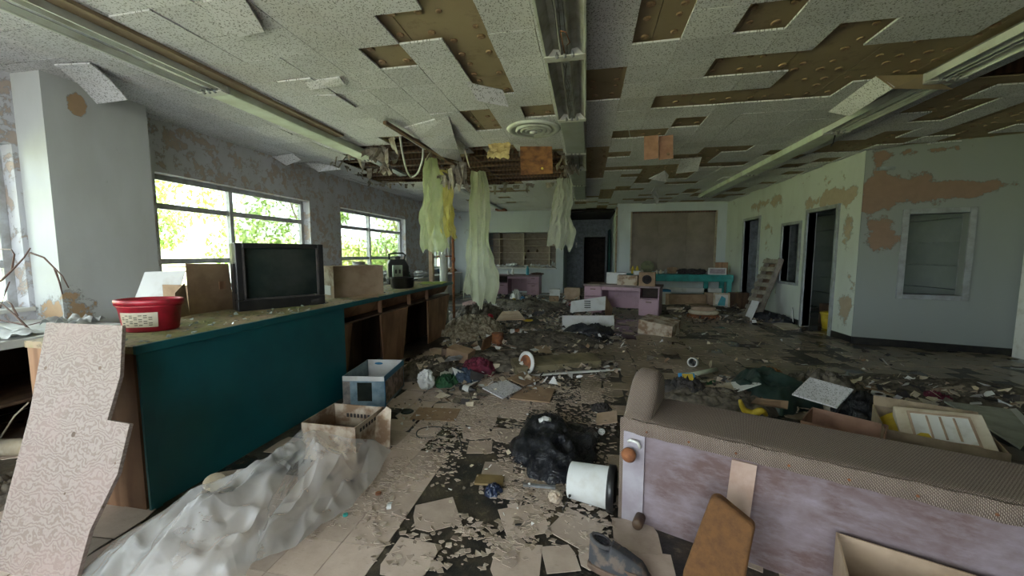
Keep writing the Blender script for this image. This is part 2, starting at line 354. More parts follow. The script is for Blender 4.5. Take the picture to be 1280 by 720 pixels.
# ------------------------------------------------------------------ left windows
def glass_mat():
    t = NT('window_glass'); g = t.n.new('ShaderNodeBsdfGlossy'); g.inputs['Roughness'].default_value = .02; tr = t.n.new('ShaderNodeBsdfTransparent'); tr.inputs[0].default_value = (.93, .97, .95, 1)
    m = t.n.new('ShaderNodeMixShader'); f = t.n.new('ShaderNodeFresnel'); f.inputs[0].default_value = 1.45; k = t.math('MULTIPLY', f.outputs[0], .8)
    t.l(k, m.inputs[0]); t.l(tr.outputs[0], m.inputs[1]); t.l(g.outputs[0], m.inputs[2]); t.l(m.outputs[0], t.out.inputs[0]); return t.m
m_glass = glass_mat()
MULL = {0: -1.0, 1: 1.4, 2: 4.9, 3: 8.64, 4: 12.9}
for i, (a, b_) in enumerate(WINS):
    x0, x1 = XL - .2, XL - .14; f = MB(); e = .065
    f.box(x0, a, WZ0, x1, a + e, WZ1).box(x0, b_ - e, WZ0, x1, b_, WZ1).box(x0, a + e, WZ0, x1, b_ - e, WZ0 + e).box(x0, a + e, WZ1 - e, x1, b_ - e, WZ1)
    fr = bev(f.build('window_%d' % (i + 1), m_wframe, kind='structure'), .004)
    mu = MULL[i]
    MB().box(x0, mu - .03, WZ0 + e, x1 + .02, mu + .03, WZ1 - e).build('mullion', m_wframe, fr)
    for zz in (1.36, 2.06):
        for p, q in ((a + e, mu - .03), (mu + .03, b_ - e)): MB().box(x0, p, zz - .035, x1, q, zz + .035).build('glazing_bar', m_wframe, fr)
    for p, q in ((a + e, mu - .03), (mu + .03, b_ - e)):
        for z0, z1 in ((WZ0 + e, 1.33), (1.39, 2.03), (2.09, WZ1 - e)):
            MB().box(x0 + .027, p, z0, x0 + .033, q, z1).build('pane', m_glass, fr)
    MB().box(XL - .14, a - .02, WZ0 - .03, XL + .04, b_ + .02, WZ0 + .005).build('sill', m_white, fr)
# ------------------------------------------------------------------ ceiling
roof = MB().box(-5.6, -2.7, 3.6, 6.7, 19.2, 3.75).build('ceiling', m_void, kind='structure')
HOLE = [(415, 203), (440, 208), (470, 227), (600, 232), (702, 226), (706, 190), (630, 184), (580, 184), (572, 204), (505, 163), (478, 178), (440, 192)]
HOLE2 = [(1190, 106), (1240, 80), (1330, 30), (1400, 60), (1300, 96)]
PXM = [  # patches of fallen tiles, in photograph pixels of the ceiling plane
 [(495, -30), (580, -30), (640, 125), (580, 102), (540, 46), (484, 57), (457, 30), (509, 20)], [(435, 64), (484, 62), (510, 84), (466, 90)], [(573, 143), (612, 142), (626, 165), (596, 168)],
 [(802, -15), (871, -15), (857, 44), (791, 50)], [(732, 88), (784, 84), (778, 125), (733, 129)], [(947, -15), (1022, -15), (998, 26), (925, 37)],
 [(1036, 57), (1077, 19), (1155, 9), (1108, 58), (1183, 47), (1262, 0), (1340, -30), (1400, -20), (1160, 98), (1095, 95), (1063, 116), (960, 123), (820, 137), (827, 122), (978, 108), (1003, 84), (889, 95), (904, 71)],
 [(851, 158), (858, 148), (896, 145), (886, 158)], [(771, 174), (773, 165), (845, 163), (841, 175)], [(649, 133), (693, 133), (693, 147), (655, 149)],
 [(740, 180), (770, 178), (768, 210), (742, 222)], [(773, 193), (797, 192), (788, 214), (772, 214)], [(816, 209), (850, 206), (840, 225), (803, 227)], [(855, 195), (890, 192), (880, 205), (850, 206)],
 [(1125, 135), (1190, 115), (1230, 118), (1190, 138)], [(1050, 182), (1120, 163), (1125, 170), (1090, 182)], [(1160, 168), (1290, 128), (1320, 150), (1180, 180)], [(985, 208), (1020, 200), (1030, 203), (990, 213)]] + [HOLE, HOLE2]
TS = .356; TX0, TY0 = -.035, 3.60
def cellpoly(i, j):
    x0 = TX0 + i * TS; y0 = TY0 + j * TS; return [(x0, y0), (x0 + TS, y0), (x0 + TS, y0 + TS), (x0, y0 + TS)]
cells = []; missing = []
RR = random.Random(3)
for i in range(-15, 17):
    for j in range(-17, 32):
        x = TX0 + (i + .5) * TS; y = TY0 + (j + .5) * TS
        if x < XL - .1 or x > XR + .1 or y < YF or y > 14.3: continue
        if x > 4.45 and y > 7.2: continue
        if y > 13.2 and x > .9: continue
        p = proj((x, y, CEIL)); gone = False
        if p and -150 < p[0] < 1450 and p[1] > -60:
            gone = any(inpoly(p[0], p[1], q) for q in PXM)
        if not gone and y > 6.5 and x > -.3 and RR.random() < (.2 if y < 11 else .38): gone = True
        if not gone and y > 9.3 and x < -.3 and RR.random() < .07: gone = True
        if x > 3.4 and 5 < y < 7.2 and RR.random() < .45: gone = True
        (missing if gone else cells).append((i, j, x, y, p))
def key(c):
    p = c[4]
    if not p or p[0] < -60 or p[0] > 1340 or p[1] < -40: return 1e9
    return p[2]
cells.sort(key=key)
tm = MB().box(-TS / 2 + .0018, -TS / 2 + .0018, 0, TS / 2 - .0018, TS / 2 - .0018, .014); t0 = tm.build('ceiling_tile', m_tile, roof); W[t0] = W[roof].copy()
me = t0.data; bpy.data.objects.remove(t0); W = {k: v for k, v in W.items() if k is not None and k != t0} if False else W
del_ = [k for k in list(W) if k not in list(bpy.data.objects)] if False else None
rest = MB()
for n, (i, j, x, y, p) in enumerate(cells):
    loose = RR.random() < (.10 if x < 0 else .05); near_hole = RR.random() < .10
    rx = RR.gauss(0, .004) + (RR.uniform(-.05, .05) if loose else 0); ry = RR.gauss(0, .004) + (RR.uniform(-.05, .05) if loose else 0)
    M = Matrix.Translation((x + RR.gauss(0, .0012), y + RR.gauss(0, .0012), CEIL - (.010 if loose else 0) + RR.uniform(0, .002))) @ Euler((rx, ry, RR.gauss(0, .003))).to_matrix().to_4x4()
    if n < 290:
        o = bpy.data.objects.new('ceiling_tile', me); C.objects.link(o); o.parent = roof; o.matrix_local = M
    else: rest.box(-TS / 2 + .002, -TS / 2 + .002, 0, TS / 2 - .002, TS / 2 - .002, .014, M)
rest.build('ceiling_tiles_remaining', m_tile, roof, kind='stuff')
# plasterboard above the tiles: sheets .61 x 2.44, cut round the two holes
hw = [P(x, y, CEIL + .03) for x, y in HOLE]; hw2 = [P(x, y, CEIL + .03) for x, y in HOLE2]
def in_hole(x, y):
    p = proj((x, y, CEIL + .03)); return bool(p) and (inpoly(p[0], p[1], HOLE) or inpoly(p[0], p[1], HOLE2))
for a in range(19):
    for c in range(8):
        x0 = -5.15 + a * .61 + .13; y0 = -2.5 + c * 2.44 + (1.22 if a % 2 else 0) - 1.2; mb = MB(); ncell = 4
        if y0 > 14.6: continue
        for k in range(8):
            ya = y0 + .305 * k
            for q in range(2):
                xa = x0 + .305 * q
                if in_hole(xa + .15, ya + .15): continue
                if xa > 4.3 and ya > 7.0: continue
                g = .003
                mb.box(xa + (g if q == 0 else 0), ya + (g if k == 0 else 0), CEIL + .03, xa + .305 - (g if q == 1 else 0), ya + .305 - (g if k == 7 else 0), CEIL + .042)
        if mb.v: mb.build('plasterboard', m_lath, roof)
MB().box(4.43, 7.0, 2.75, 6.6, 14, 2.8).build('ceiling_office', m_dark_wall, kind='structure')
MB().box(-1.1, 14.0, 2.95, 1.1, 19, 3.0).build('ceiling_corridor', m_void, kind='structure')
gl = MB()
for i, j, x, y, p in missing:
    if in_hole(x, y) or not p or p[0] < -50 or p[0] > 1340: continue
    for dx in (-.11, .11):
        for dy in (-.11, .11):
            if RR.random() < .2: continue
            r = RR.uniform(.022, .036); cx = x + dx + RR.gauss(0, .014); cy = y + dy + RR.gauss(0, .014)
            gl.lathe([(r, .030), (r * 1.02, .024), (r * .8, .019), (r * .35, .022)], 10, T(cx, cy, CEIL), 1, RR.uniform(.8, 1.15))
gl.build('glue_dabs', m_glue, roof, smooth=True, kind='stuff')
# joists and furring in the void
for k in range(34):
    y = -2.3 + k * .5
    MB().box(XL, y, 3.2, 4.3 if y > 7 else 6, y + .045, 3.42).build('joist', m_wood, roof)
fur = MB()
for k in range(11):
    y = 5.2 + k * .40; MB().box(-4.95, y, CEIL + .045, -.35, y + .06, CEIL + .075).build('furring_strip', m_wood, roof)
for x in (-4.1, -2.0, -.55): MB().box(x, 5.0, CEIL + .08, x + .05, 9.6, CEIL + .12).build('runner', m_wood, roof)
# ragged torn paper and lath round the rim of the hole
m_rag = simple('torn_board_scraps', (.22, .18, .13), (.42, .39, .33), .9, 12, .6)
rg = MB()
rimpts = []
for a in range(len(hw)):
    A = hw[a]; B_ = hw[(a + 1) % len(hw)]; L = (B_ - A).length; n = max(1, int(L / .12))
    for k in range(n): rimpts.append((A.lerp(B_, k / n), (B_ - A).normalized()))
for q, d in rimpts:
    for s in range(2):
        if RR.random() < .55:
            wd = RR.uniform(.05, .2); h = RR.uniform(.03, .16) * RR.choice((1, 1, 2)); nrm = Vector((d.y, -d.x, 0)) * RR.uniform(-.7, .7); p0 = q + Vector((RR.gauss(0, .05), RR.gauss(0, .05), .02))
            rg.plate([p0, p0 + d * wd, p0 + d * wd * RR.uniform(.5, .9) + nrm * h + Vector((0, 0, -h)), p0 + d * wd * RR.uniform(0, .3) + nrm * h * 1.2 + Vector((0, 0, -h * RR.uniform(.4, 1.2)))], .004)
rg.build('torn_board_rim', m_rag, roof, kind='stuff')
# ------------------------------------------------------------------ floor
fl = MB().box(-5.4, -2.7, -.12, 6.6, 19.2, 0).build('floor', m_floor, kind='structure')
FS = .229; FX0, FY0 = -.955, 1.60
INT = [(100, 720), (260, 600), (440, 610), (520, 540), (560, 545), (540, 600), (470, 690), (440, 760), (100, 760)]
DARK = [[(430, 745), (500, 680), (545, 600), (575, 565), (640, 560), (650, 600), (600, 700), (620, 745)], [(590, 600), (700, 590), (760, 600), (770, 720), (600, 720)], [(640, 520), (720, 500), (770, 520), (765, 600), (650, 600)]]
fc = []
def pocket(x, y): return fb(x * .9, y * .9, 4.4, 3)
for i in range(-19, 31):
    for j in range(-4, 57):
        x = FX0 + (i + .5) * FS; y = FY0 + (j + .5) * FS
        if x < XL or x > XR - .1 or y > 14.2 or (x > 4.2 and y > 6.9): continue
        if -3.2 < x < -2.42 and 1.5 < y < 6.7: continue
        p = proj((x, y, 0))
        if not p or p[0] < -80 or p[0] > 1360 or p[1] > 800: continue
        if any(inpoly(p[0], p[1], q) for q in DARK): continue
        if inpoly(p[0], p[1], INT): prob = .97
        elif x < .2 and y < 5.5: prob = .72 + pocket(x, y) * .8
        elif y > 6 and x < 0: prob = .3
        else: prob = .62 + pocket(x, y) * .9
        if RR.random() > prob: continue
        sh = 0 if inpoly(p[0], p[1], INT) else 1
        fc.append((x + sh * RR.gauss(0, .012), y + sh * RR.gauss(0, .012), .0005 + sh * RR.uniform(0, .004), sh * (RR.gauss(0, .04) if RR.random() < .8 else RR.uniform(-.7, .7)), p[2], sh))
fc.sort(key=lambda c: c[4])
def chipped(seed):
    r = random.Random(seed); h = FS / 2 - .0015; pts = []
    for cx, cy in ((-h, -h), (h, -h), (h, h), (-h, h)):
        if seed and r.random() < .3:
            a = r.uniform(.02, .09); b2 = r.uniform(.02, .09); c1 = (cx - math.copysign(a, cx), cy, 0); c2 = (cx, cy - math.copysign(b2, cy), 0)
            pts += [c1, c2] if cx * cy > 0 and False else ([c2, c1] if cx * cy > 0 else [c1, c2])
            if cx * cy > 0: pts[-2:] = ([c1, c2] if False else pts[-2:])
        else: pts.append((cx, cy, 0))
    pts.sort(key=lambda q: math.atan2(q[1], q[0])); return pts
fmes = []
for s_ in range(7):
    o = MB().prism(chipped(s_), (0, 0, .004)).build('floor_tile', m_ftile); fmes.append(o.data); bpy.data.objects.remove(o)
W = {k: v for k, v in W.items() if True}
restf = MB()
for n, (x, y, z, rz, d, sh) in enumerate(fc):
    k = RR.randrange(1, 7) if sh else 0; M = T(x, y, z, rz, RR.gauss(0, .008) * sh, RR.gauss(0, .008) * sh)
    if n < 285:
        o = bpy.data.objects.new('floor_tile', fmes[k]); C.objects.link(o); o.parent = fl; o.matrix_local = M
    else: restf.prism(chipped(k), (0, 0, .004), M)
restf.build('floor_tiles_remaining', m_ftile, fl, kind='stuff')
for px, py, rz, s in ((512, 700, -.05, 1.0), (646, 703, .03, 1), (545, 645, .55, 1.05), (622, 590, .1, .9), (655, 652, .45, 1.05), (720, 662, -.5, 1), (700, 700, .3, .7), (640, 545, .5, .9), (600, 560, .2, .8), (640, 618, .9, .55), (742, 700, .2, .6), (692, 560, .1, .8)):
    q = P(px, py); o = bpy.data.objects.new('floor_tile', fmes[RR.randrange(0, 5)]); C.objects.link(o); o.parent = fl; o.matrix_local = T(q.x, q.y, .006, rz) @ Matrix.Diagonal((s, s, 1, 1))
# shards of broken tile
def shard(mb, x, y, z, s, r, tilt=.12, th=.003):
    n = r.choice((3, 3, 4, 4, 5)); a0 = r.uniform(0, 6.3); el = r.uniform(.45, 1); pts = [(s * r.uniform(.55, 1.15) * math.cos(a0 + (k + r.uniform(-.25, .25)) * 6.283 / n), s * el * r.uniform(.55, 1.15) * math.sin(a0 + (k + r.uniform(-.25, .25)) * 6.283 / n), 0) for k in range(n)]
    mb.prism(pts, (0, 0, th), T(x, y, z, 0, r.gauss(0, tilt), r.gauss(0, tilt)))
SR = random.Random(11); sa = MB(); sb = MB(); n = 0
ZONES = [([(430, 700), (500, 560), (500, 520), (640, 460), (770, 500), (770, 690), (560, 720)], 2600, (.007, .03)), ([(420, 610), (520, 540), (520, 500), (640, 440), (760, 450), (770, 520), (600, 600), (480, 640)], 3000, (.005, .02)), ([(560, 660), (640, 560), (720, 600), (640, 700)], 500, (.012, .035)), ([(400, 470), (640, 380), (1000, 400), (1280, 460), (1280, 500), (780, 470), (640, 470)], 1900, (.01, .04)), ([(300, 640), (420, 620), (440, 600), (420, 560), (520, 560), (470, 660), (320, 690)], 500, (.006, .018))]
for poly, cnt, sz in ZONES:
    pw = [P(a, b_) for a, b_ in poly]; x0, x1 = min(q.x for q in pw), max(q.x for q in pw); y0, y1 = min(q.y for q in pw), max(q.y for q in pw); k = 0; tr = 0
    wp = [(q.x, q.y) for q in pw]
    while k < cnt and tr < cnt * 30:
        tr += 1; x = SR.uniform(x0, x1); y = SR.uniform(y0, y1)
        if not inpoly(x, y, wp) or (x < -2.35 and y < 6.6) or x > 4.2: continue
        if fb(x * 2.2, y * 2.2, 9, 3) + SR.uniform(-.35, .5) < .02: continue
        shard(sa if SR.random() < .45 else sb, x, y, .0055 + SR.uniform(0, .005), SR.uniform(*sz) * (1.5 if SR.random() < .08 else 1), SR); k += 1
sa.build('tile_shards', m_ftile_edge, fl, kind='stuff'); sb.build('tile_fragments', m_ftile, fl, kind='stuff')
# ------------------------------------------------------------------ outdoors
m_grass = simple('rough_grass', (.27, .29, .15), (.42, .41, .26), .9, 3)
MB().box(-8.4, -3, -.27, -5.41, 30, -.2).build('added_bounce_strip', simple('added_bounce_concrete', (.50, .50, .46), (.38, .38, .34), .9), kind='structure')  # pale strip added outside the windows to bounce sunlight up to the ceiling
MB().box(-60, -25, -.45, -5.45, 45, -.25).build('ground', m_grass, kind='structure')
MB().box(-60, -40, -.46, 20, -2.75, -.26).build('ground_front', simple('pale_asphalt', (.22, .22, .21), (.16, .16, .15)), kind='structure')
def leaf_mat(name, a, b_):
    t = NT(name); c = t.mix(t.noise(t.co(), 1.3, 3), a, b_); t.fin(c, .5)
    tl = t.n.new('ShaderNodeBsdfTranslucent'); t.l(c, tl.inputs[0]); m = t.n.new('ShaderNodeMixShader'); m.inputs[0].default_value = .4; t.l(t.b.outputs[0], m.inputs[1]); t.l(tl.outputs[0], m.inputs[2]); t.l(m.outputs[0], t.out.inputs[0]); return t.m
LM = [leaf_mat('leaf_green', (.09, .17, .035), (.20, .28, .06)), leaf_mat('leaf_yellow_green', (.30, .32, .05), (.14, .22, .04))]
m_bark = simple('bark', (.12, .09, .06), (.06, .05, .03), .9)
def foliage(seed, n=2600):
    r = random.Random(seed); mb = MB()
    lobes = [(r.gauss(0, .5), r.gauss(0, .5), r.uniform(.5, 1.5), r.uniform(.45, .8)) for _ in range(9)]
    for k in range(n):
        lx, ly, lz, lr = lobes[r.randrange(9)]; d = Vector((r.gauss(0, 1), r.gauss(0, 1), r.gauss(0, 1))).normalized() * lr * r.uniform(.6, 1.05)
        c = Vector((lx, ly, lz)) + d; s = r.uniform(.035, .08); M = Matrix.Translation(c) @ Euler((r.uniform(-1.2, 1.2), r.uniform(-1.2, 1.2), r.uniform(0, 6.3))).to_matrix().to_4x4()
        mb.add([(-s, 0, 0), (0, -s * .45, 0), (s, 0, s * .15), (0, s * .45, 0)], [(0, 1, 2, 3)], M)
    return mb
fol = []
for s_ in range(4):
    o = foliage(s_).build('foliage', LM[s_ % 2], None); fol.append(o.data); bpy.data.objects.remove(o)
tk = MB().tube([(0, 0, -.3), (.05, .03, .6), (-.02, .05, 1.3)], [.07, .05, .02], 7)
for dx, dy in ((.5, .2), (-.4, .3), (.1, -.5)): tk.tube([(0, 0, .4), (dx * .6, dy * .6, .9), (dx, dy, 1.4)], [.035, .025, .012], 6)
o = tk.build('trunk', m_bark); tkm = o.data; bpy.data.objects.remove(o)
BUSH_OLD = [(-8.2, 3.9, .3, 1.0), (-9.5, 6.6, .5, 1.3), (-7.9, 8.6, .2, 1.25), (-7.6, 10.6, .1, 1.1), (-8.4, 12.6, .1, 1.4), (-7.6, 14.6, .1, 1.5), (-11, 5.2, .9, 1.4), (-12, 9.6, .9, 1.9), (-12, 13.5, .6, 2.2), (-14, 18, .6, 2.6), (-9.5, 17.5, 0, 1.9), (-7.8, 20.5, 0, 2.0), (-8.6, 1.8, .1, 1.1), (-9, -.8, 0, 1.3), (-16, 11, 1.5, 2.8), (-15, 6.2, 1.5, 2.5), (-14, 2, 1.2, 2.3), (-18, 22, 1, 3.5), (-10.5, 25, 0, 3)]
pos_words = ['just outside the second window, in its left half', 'on the slope seen above the television', 'filling the left half of the third window', 'in the right half of the third window', 'beyond the third window, mostly behind its right edge', 'outside the fourth window behind the hanging sheet']
BUSH = [(-8.9, 8.9, 1.15, 'bright leafy bush outside, filling the left part of the third window'), (-8.3, 12.3, 1.0, 'leafy bush outside the right part of the third window'), (-8.9, 16.0, 1.35, 'leafy bush outside the fourth window behind the hanging sheets'), (-12.5, 5.0, .8, 'small bush on the bright bank seen in the left part of the second window'), (-13.5, 8.8, 1.2, 'green bush on the bank seen in the right part of the second window'), (-9.0, .6, .95, 'leafy bush outside the nearest window at the left edge'), (-17.5, 5.5, 1.9, 'big tree on the bank in the top left panes of the second window'), (-18.5, 12, 2.2, 'big tree on the bank seen above the television'), (-15, 18.5, 2.4, 'tall tree on the bank seen in the upper panes of the third window'), (-13.0, 26, 2.6, 'farthest tree on the bank, seen past the fourth window')]
for k, (x, y, s, lab) in enumerate(BUSH):
    z = 0 if x > -9 else -.1 + 3.2 * ((-9 - x) / 18) ** .8
    t = thing('leafy_bush' if s < 1.5 else 'leafy_tree', lab, 'bush' if s < 1.5 else 'tree', (x, y, -.3 + z)); M = T(0, 0, 0, k * 1.3) @ Matrix.Diagonal((s, s, s * 1.25, 1)); link('foliage', fol[k % 4], t, M); link('trunk', tkm, t, M)
for k, (x, y, z, s) in enumerate([]):
    lab = 'leafy green bush ' + pos_words[k] if k < 6 else 'blurred green tree on the bright bank outside the left windows'
    kw = {} if k < 6 else dict(group='trees on the bank outside')
    t = thing('leafy_bush', lab, 'bush', (x, y, -.3), **kw)
    if 'label' in t and z > 0: pass
    M = T(0, 0, 0, k * 1.3) @ Matrix.Diagonal((s, s, s, 1)); link('foliage', fol[k % 4], t, M); link('trunk', tkm, t, M)
# rising bank behind
MB().grid(lambda u, v: (-9 - 18 * u, -14 + 50 * v, -.3 + 3.2 * u ** .8 + .25 * fb(u * 9, v * 20)), 20, 50).build('bank', m_grass, kind='structure', smooth=True)
# ------------------------------------------------------------------ object materials
m_teal = simple('teal_paint', (.006, .105, .125), (.005, .085, .10), .45, 3, .1, vary=0)
m_teal2 = simple('turquoise_bench_paint', (.03, .30, .27), (.02, .18, .17), .5, 6, .15, vary=0)
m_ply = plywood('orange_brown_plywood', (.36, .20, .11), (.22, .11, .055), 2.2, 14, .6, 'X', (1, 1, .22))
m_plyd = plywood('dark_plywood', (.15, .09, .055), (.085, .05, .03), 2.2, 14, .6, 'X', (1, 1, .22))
m_plyg = plywood('weathered_grey_pink_plywood', (.30, .245, .215), (.205, .155, .13), 10, 24, .7, 'Z', (1.0, 1, 1.3), stain=(.30, .21, .19))
def top_mat():
    t = NT('mossy_counter_top'); v = t.world(); n = t.noise(v, 3, 7, .7)
    c = t.mix(t.ramp(n, (.4, 0.0), (.62, 1.0)), (.38, .28, .18), (.22, .25, .07)); c = t.mix(t.ramp(t.noise(v, 22, 5, .7), (.5, 0.0), (.62, .7)), c, (.10, .075, .045))
    return t.fin(c, .6, t.noise(v, 60, 3), .5, .004)
m_top = top_mat()
m_card = simple('brown_cardboard', (.36, .245, .15), (.25, .16, .095), .85, 5)
m_card2 = simple('pale_cardboard', (.46, .34, .24), (.33, .23, .15), .85, 5)
m_cardw = simple('water_stained_cardboard', (.50, .42, .33), (.24, .15, .09), .85, 7, lo=.45, hi=.6)
m_paper = simple('dirty_white_paper', (.66, .67, .66), (.48, .45, .40), .8, 6, lo=.5, hi=.8)
m_cream = simple('cream_paper', (.58, .52, .40), (.42, .34, .23), .8, 6)
m_black = simple('black_plastic', (.009, .009, .010), (.02, .019, .018), .35, 10, .1)
def bagmat():
    t = NT('black_bin_bag'); v = t.co(); n = t.noise(v, 7, 6, .6, 1.2); r_ = t.math('ABSOLUTE', t.math('SUBTRACT', n, .5))
    return t.fin((.010, .011, .015), .12, r_, 1.0, .05)
m_bag = bagmat()
m_dgreen = simple('dark_green_tarp', (.012, .03, .026), (.02, .04, .03), .45, 8, .3)
m_cloth = simple('dark_wet_cloth', (.03, .028, .028), (.06, .05, .045), .85, 14, .5)
m_red = simple('faded_red_plastic', (.40, .012, .03), (.16, .01, .015), .4, 9, .1, lo=.45, hi=.7)
m_redc = simple('maroon_cloth', (.17, .02, .045), (.08, .012, .03), .9, 12, .4)
m_bluec = simple('slate_blue_cloth', (.045, .075, .12), (.03, .045, .07), .9, 12, .4)
m_greenc = simple('green_cloth', (.03, .12, .045), (.015, .06, .03), .9, 12, .4)
m_yel = simple('yellow_plastic', (.62, .45, .03), (.4, .28, .03), .5)
m_cyan = simple('cyan_plastic', (.08, .42, .5), (.05, .3, .38), .4)
m_blue = simple('blue_print', (.03, .22, .42), (.02, .13, .3), .5, 6)
m_pink = simple('pink_enamel_steel', (.36, .22, .27), (.24, .15, .17), .45, 4, .1, lo=.5, hi=.75, vary=0)
m_pinkt = simple('brown_desk_top', (.22, .15, .15), (.12, .08, .07), .5, 5)
m_metal = simple('galvanised_metal', (.38, .40, .42), (.22, .21, .19), .42, 12, .2, .55)
m_rust = simple('rusty_iron', (.30, .11, .04), (.12, .05, .03), .8, 14, .5)
m_lgrey = simple('light_fixture_enamel', (.62, .65, .60), (.33, .31, .24), .45, 3, .15, lo=.5, hi=.75)
m_refl = simple('stained_reflector', (.48, .49, .46), (.26, .24, .17), .35, 5, .2)
m_lens = simple('milky_light_cover', (.70, .77, .64), (.52, .55, .42), .35, 3, .1)
m_lensg = simple('grey_light_cover', (.40, .43, .41), (.3, .31, .27), .3, 3, .1)
m_foam = simple('orange_brown_foam', (.16, .072, .022), (.10, .045, .016), .9, 30, .4, lo=.4, hi=.7)
m_hang = simple('orange_stained_panel', (.42, .19, .07), (.16, .07, .035), .8, 9)
m_gyp = simple('wet_grey_rubble', (.17, .145, .11), (.05, .042, .03), .8, 14, .8)
m_rubw = simple('pale_plaster_rubble', (.45, .40, .30), (.2, .16, .1), .85, 18, .8, lo=.42, hi=.58)
m_screen = simple('dark_tv_glass', (.012, .018, .016), (.03, .035, .03), .08, 3, 0)
def tweed():
    t = NT('woven_tweed_upholstery'); v = t.co()
    a = t.wave(v, 62, 1.0, 2, 2, 'X'); b_ = t.wave(t.map(v, (1, 1, 1), rot=(0, 0, .3)), 50, 1.0, 2, 2, 'DIAGONAL'); w_ = t.math('MULTIPLY', a, b_)
    c = t.mix(t.ramp(w_, (.1, 0.0), (.55, 1.0)), (.12, .085, .065), (.42, .34, .28)); c = t.mix(t.ramp(t.noise(v, 3, 5), (.5, 0.0), (.8, .4)), c, (.18, .13, .1))
    return t.fin(c, .95, w_, .8, .004)
m_tweed = tweed()
def cambric():
    t = NT('mauve_dust_cover_fabric'); v = t.co(); n = t.noise(t.map(v, (1, 1, 1.2), rot=(0, .5, 0)), 2.6, 7, .6, .4); f = t.noise(t.map(v, (1, 1, 3), rot=(0, .35, 0)), 7, 6, .75)
    c = t.mix(t.ramp(n, (.38, 0.0), (.60, 1.0)), (.23, .185, .205), (.135, .085, .078)); c = t.mix(t.ramp(f, (.45, 0.0), (.72, .5)), c, (.32, .285, .33))
    return t.fin(c, .9, f, .4, .003)
m_cambric = cambric()
def sheet_mat(name, tint, tr=.45, rough=.25, alpha=.75):
    t = NT(name); v = t.co(); n = t.noise(v, 5, 6, .6)
    c = t.mix(t.ramp(n, (.4, 0.0), (.75, 1.0)), tint, tuple(q * .6 for q in tint)); t.fin(c, rough, t.math('ABSOLUTE', t.math('SUBTRACT', t.noise(v, 3.5, 3, .5, .8), .5)), 1.0, .05)
    tl = t.n.new('ShaderNodeBsdfTranslucent'); t.l(c, tl.inputs[0]); m = t.n.new('ShaderNodeMixShader'); m.inputs[0].default_value = tr; t.l(t.b.outputs[0], m.inputs[1]); t.l(tl.outputs[0], m.inputs[2])
    tp = t.n.new('ShaderNodeBsdfTransparent'); m2 = t.n.new('ShaderNodeMixShader'); t.l(t.ramp(n, (.3, alpha - .15), (.7, min(1, alpha + .1))), m2.inputs[0]); t.l(tp.outputs[0], m2.inputs[1]); t.l(m.outputs[0], m2.inputs[2]); t.l(m2.outputs[0], t.out.inputs[0]); return t.m
m_plastic = sheet_mat('green_tinted_vapour_sheet', (.76, .84, .52), .6, .35, .84)
m_plastic2 = sheet_mat('clear_polythene', (.70, .70, .70), .3, .08, .42)
def marks(mb_pts, mat, parent, name='print', wo=True):
    return mb_pts.build(name, mat, parent, wo=wo)
def child(mb, name, mat, parent, smooth=False, b=0, **kw):
    o = mb.build(name, mat, parent, smooth=smooth, **kw)
    return bev(o, b) if b else o
# ------------------------------------------------------------------ counter
ct = thing('service_counter', 'long plywood service counter with teal front panel and teal top edge', 'counter', (-2.8, 1.6, 0)); X0, X1, Y0, Y1, HT = -3.2, -2.4, 1.6, 6.6, .95
def wm(): return MB()
o = child(wm().box(X0, Y0 - .01, HT - .04, X1 - .012, Y1, HT), 'counter_top', m_top, ct, wo=True)
child(wm().box(X1 - .012, Y0 - .005, HT - .045, X1 + .012, Y1 + .01, HT + .004), 'edge_strip', m_teal, ct, wo=True, b=.004, label='teal painted edge strip')
child(wm().box(X1 - .02, Y0 + .012, 0, X1, 3.42, HT - .045), 'front_panel', m_teal, ct, wo=True, b=.003, label='teal painted front panel')
child(wm().box(X1, Y0, 0, X1 + .014, Y0 + .06, HT - .045), 'corner_trim', m_teal, ct, wo=True, label='teal corner trim')
child(wm().box(X0, Y0, 0, X1 - .02, Y0 + .018, HT - .04), 'end_panel', m_ply, ct, wo=True, label='bare orange-brown plywood end')
child(wm().box(X0, Y0 + .02, 0, X0 + .018, Y1, HT - .04), 'back_panel', m_plyd, ct, wo=True)
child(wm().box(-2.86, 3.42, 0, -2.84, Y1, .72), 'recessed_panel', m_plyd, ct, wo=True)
child(wm().box(-2.86, 3.40, 0, X1 - .02, 3.42, HT - .045), 'divider', m_ply, ct, wo=True)
child(wm().prism([(-2.56, 3.42, .76), (-2.56, Y1, .76), (-2.47, Y1, HT - .05), (-2.47, 3.42, HT - .05)], (-.018, 0, 0)), 'apron', m_ply, ct, wo=True)
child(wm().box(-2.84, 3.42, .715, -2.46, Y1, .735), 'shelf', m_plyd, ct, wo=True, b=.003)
for (a, b_, c, d) in ((3.44, 3.62, 3.44, 3.55), (4.2, 4.92, 4.34, 4.84), (5.6, 6.58, 5.72, 6.4)):
    child(wm().prism([(-2.45, a, .715), (-2.45, b_, .715), (-2.50, d, 0), (-2.50, c, 0)], (-.018, 0, 0)), 'upright_panel', m_ply, ct, wo=True)
    child(wm().prism([(-2.84, b_ - .1, .715), (-2.46, b_ - .1, .715), (-2.50, b_ - .1, 0), (-2.84, b_ - .1, 0)], (0, .018, 0)), 'bracket', m_plyd, ct, wo=True)
for y in (4.22, 5.0, 5.62): child(wm().box(-2.50, y, .74, -2.45, y + .02, HT - .045), 'cleat', m_ply, ct, wo=True)
gs = MB(); GR = random.Random(4)
for k in range(420):
    a = GR.random(); x = GR.uniform(X0 + .05, X1 - .03); y = 1.7 + 4.6 * a ** 1.2
    if x > -2.75 or GR.random() < .5: shard(gs, x, y, HT + .003, GR.uniform(.006, .026), GR, .4, .002)
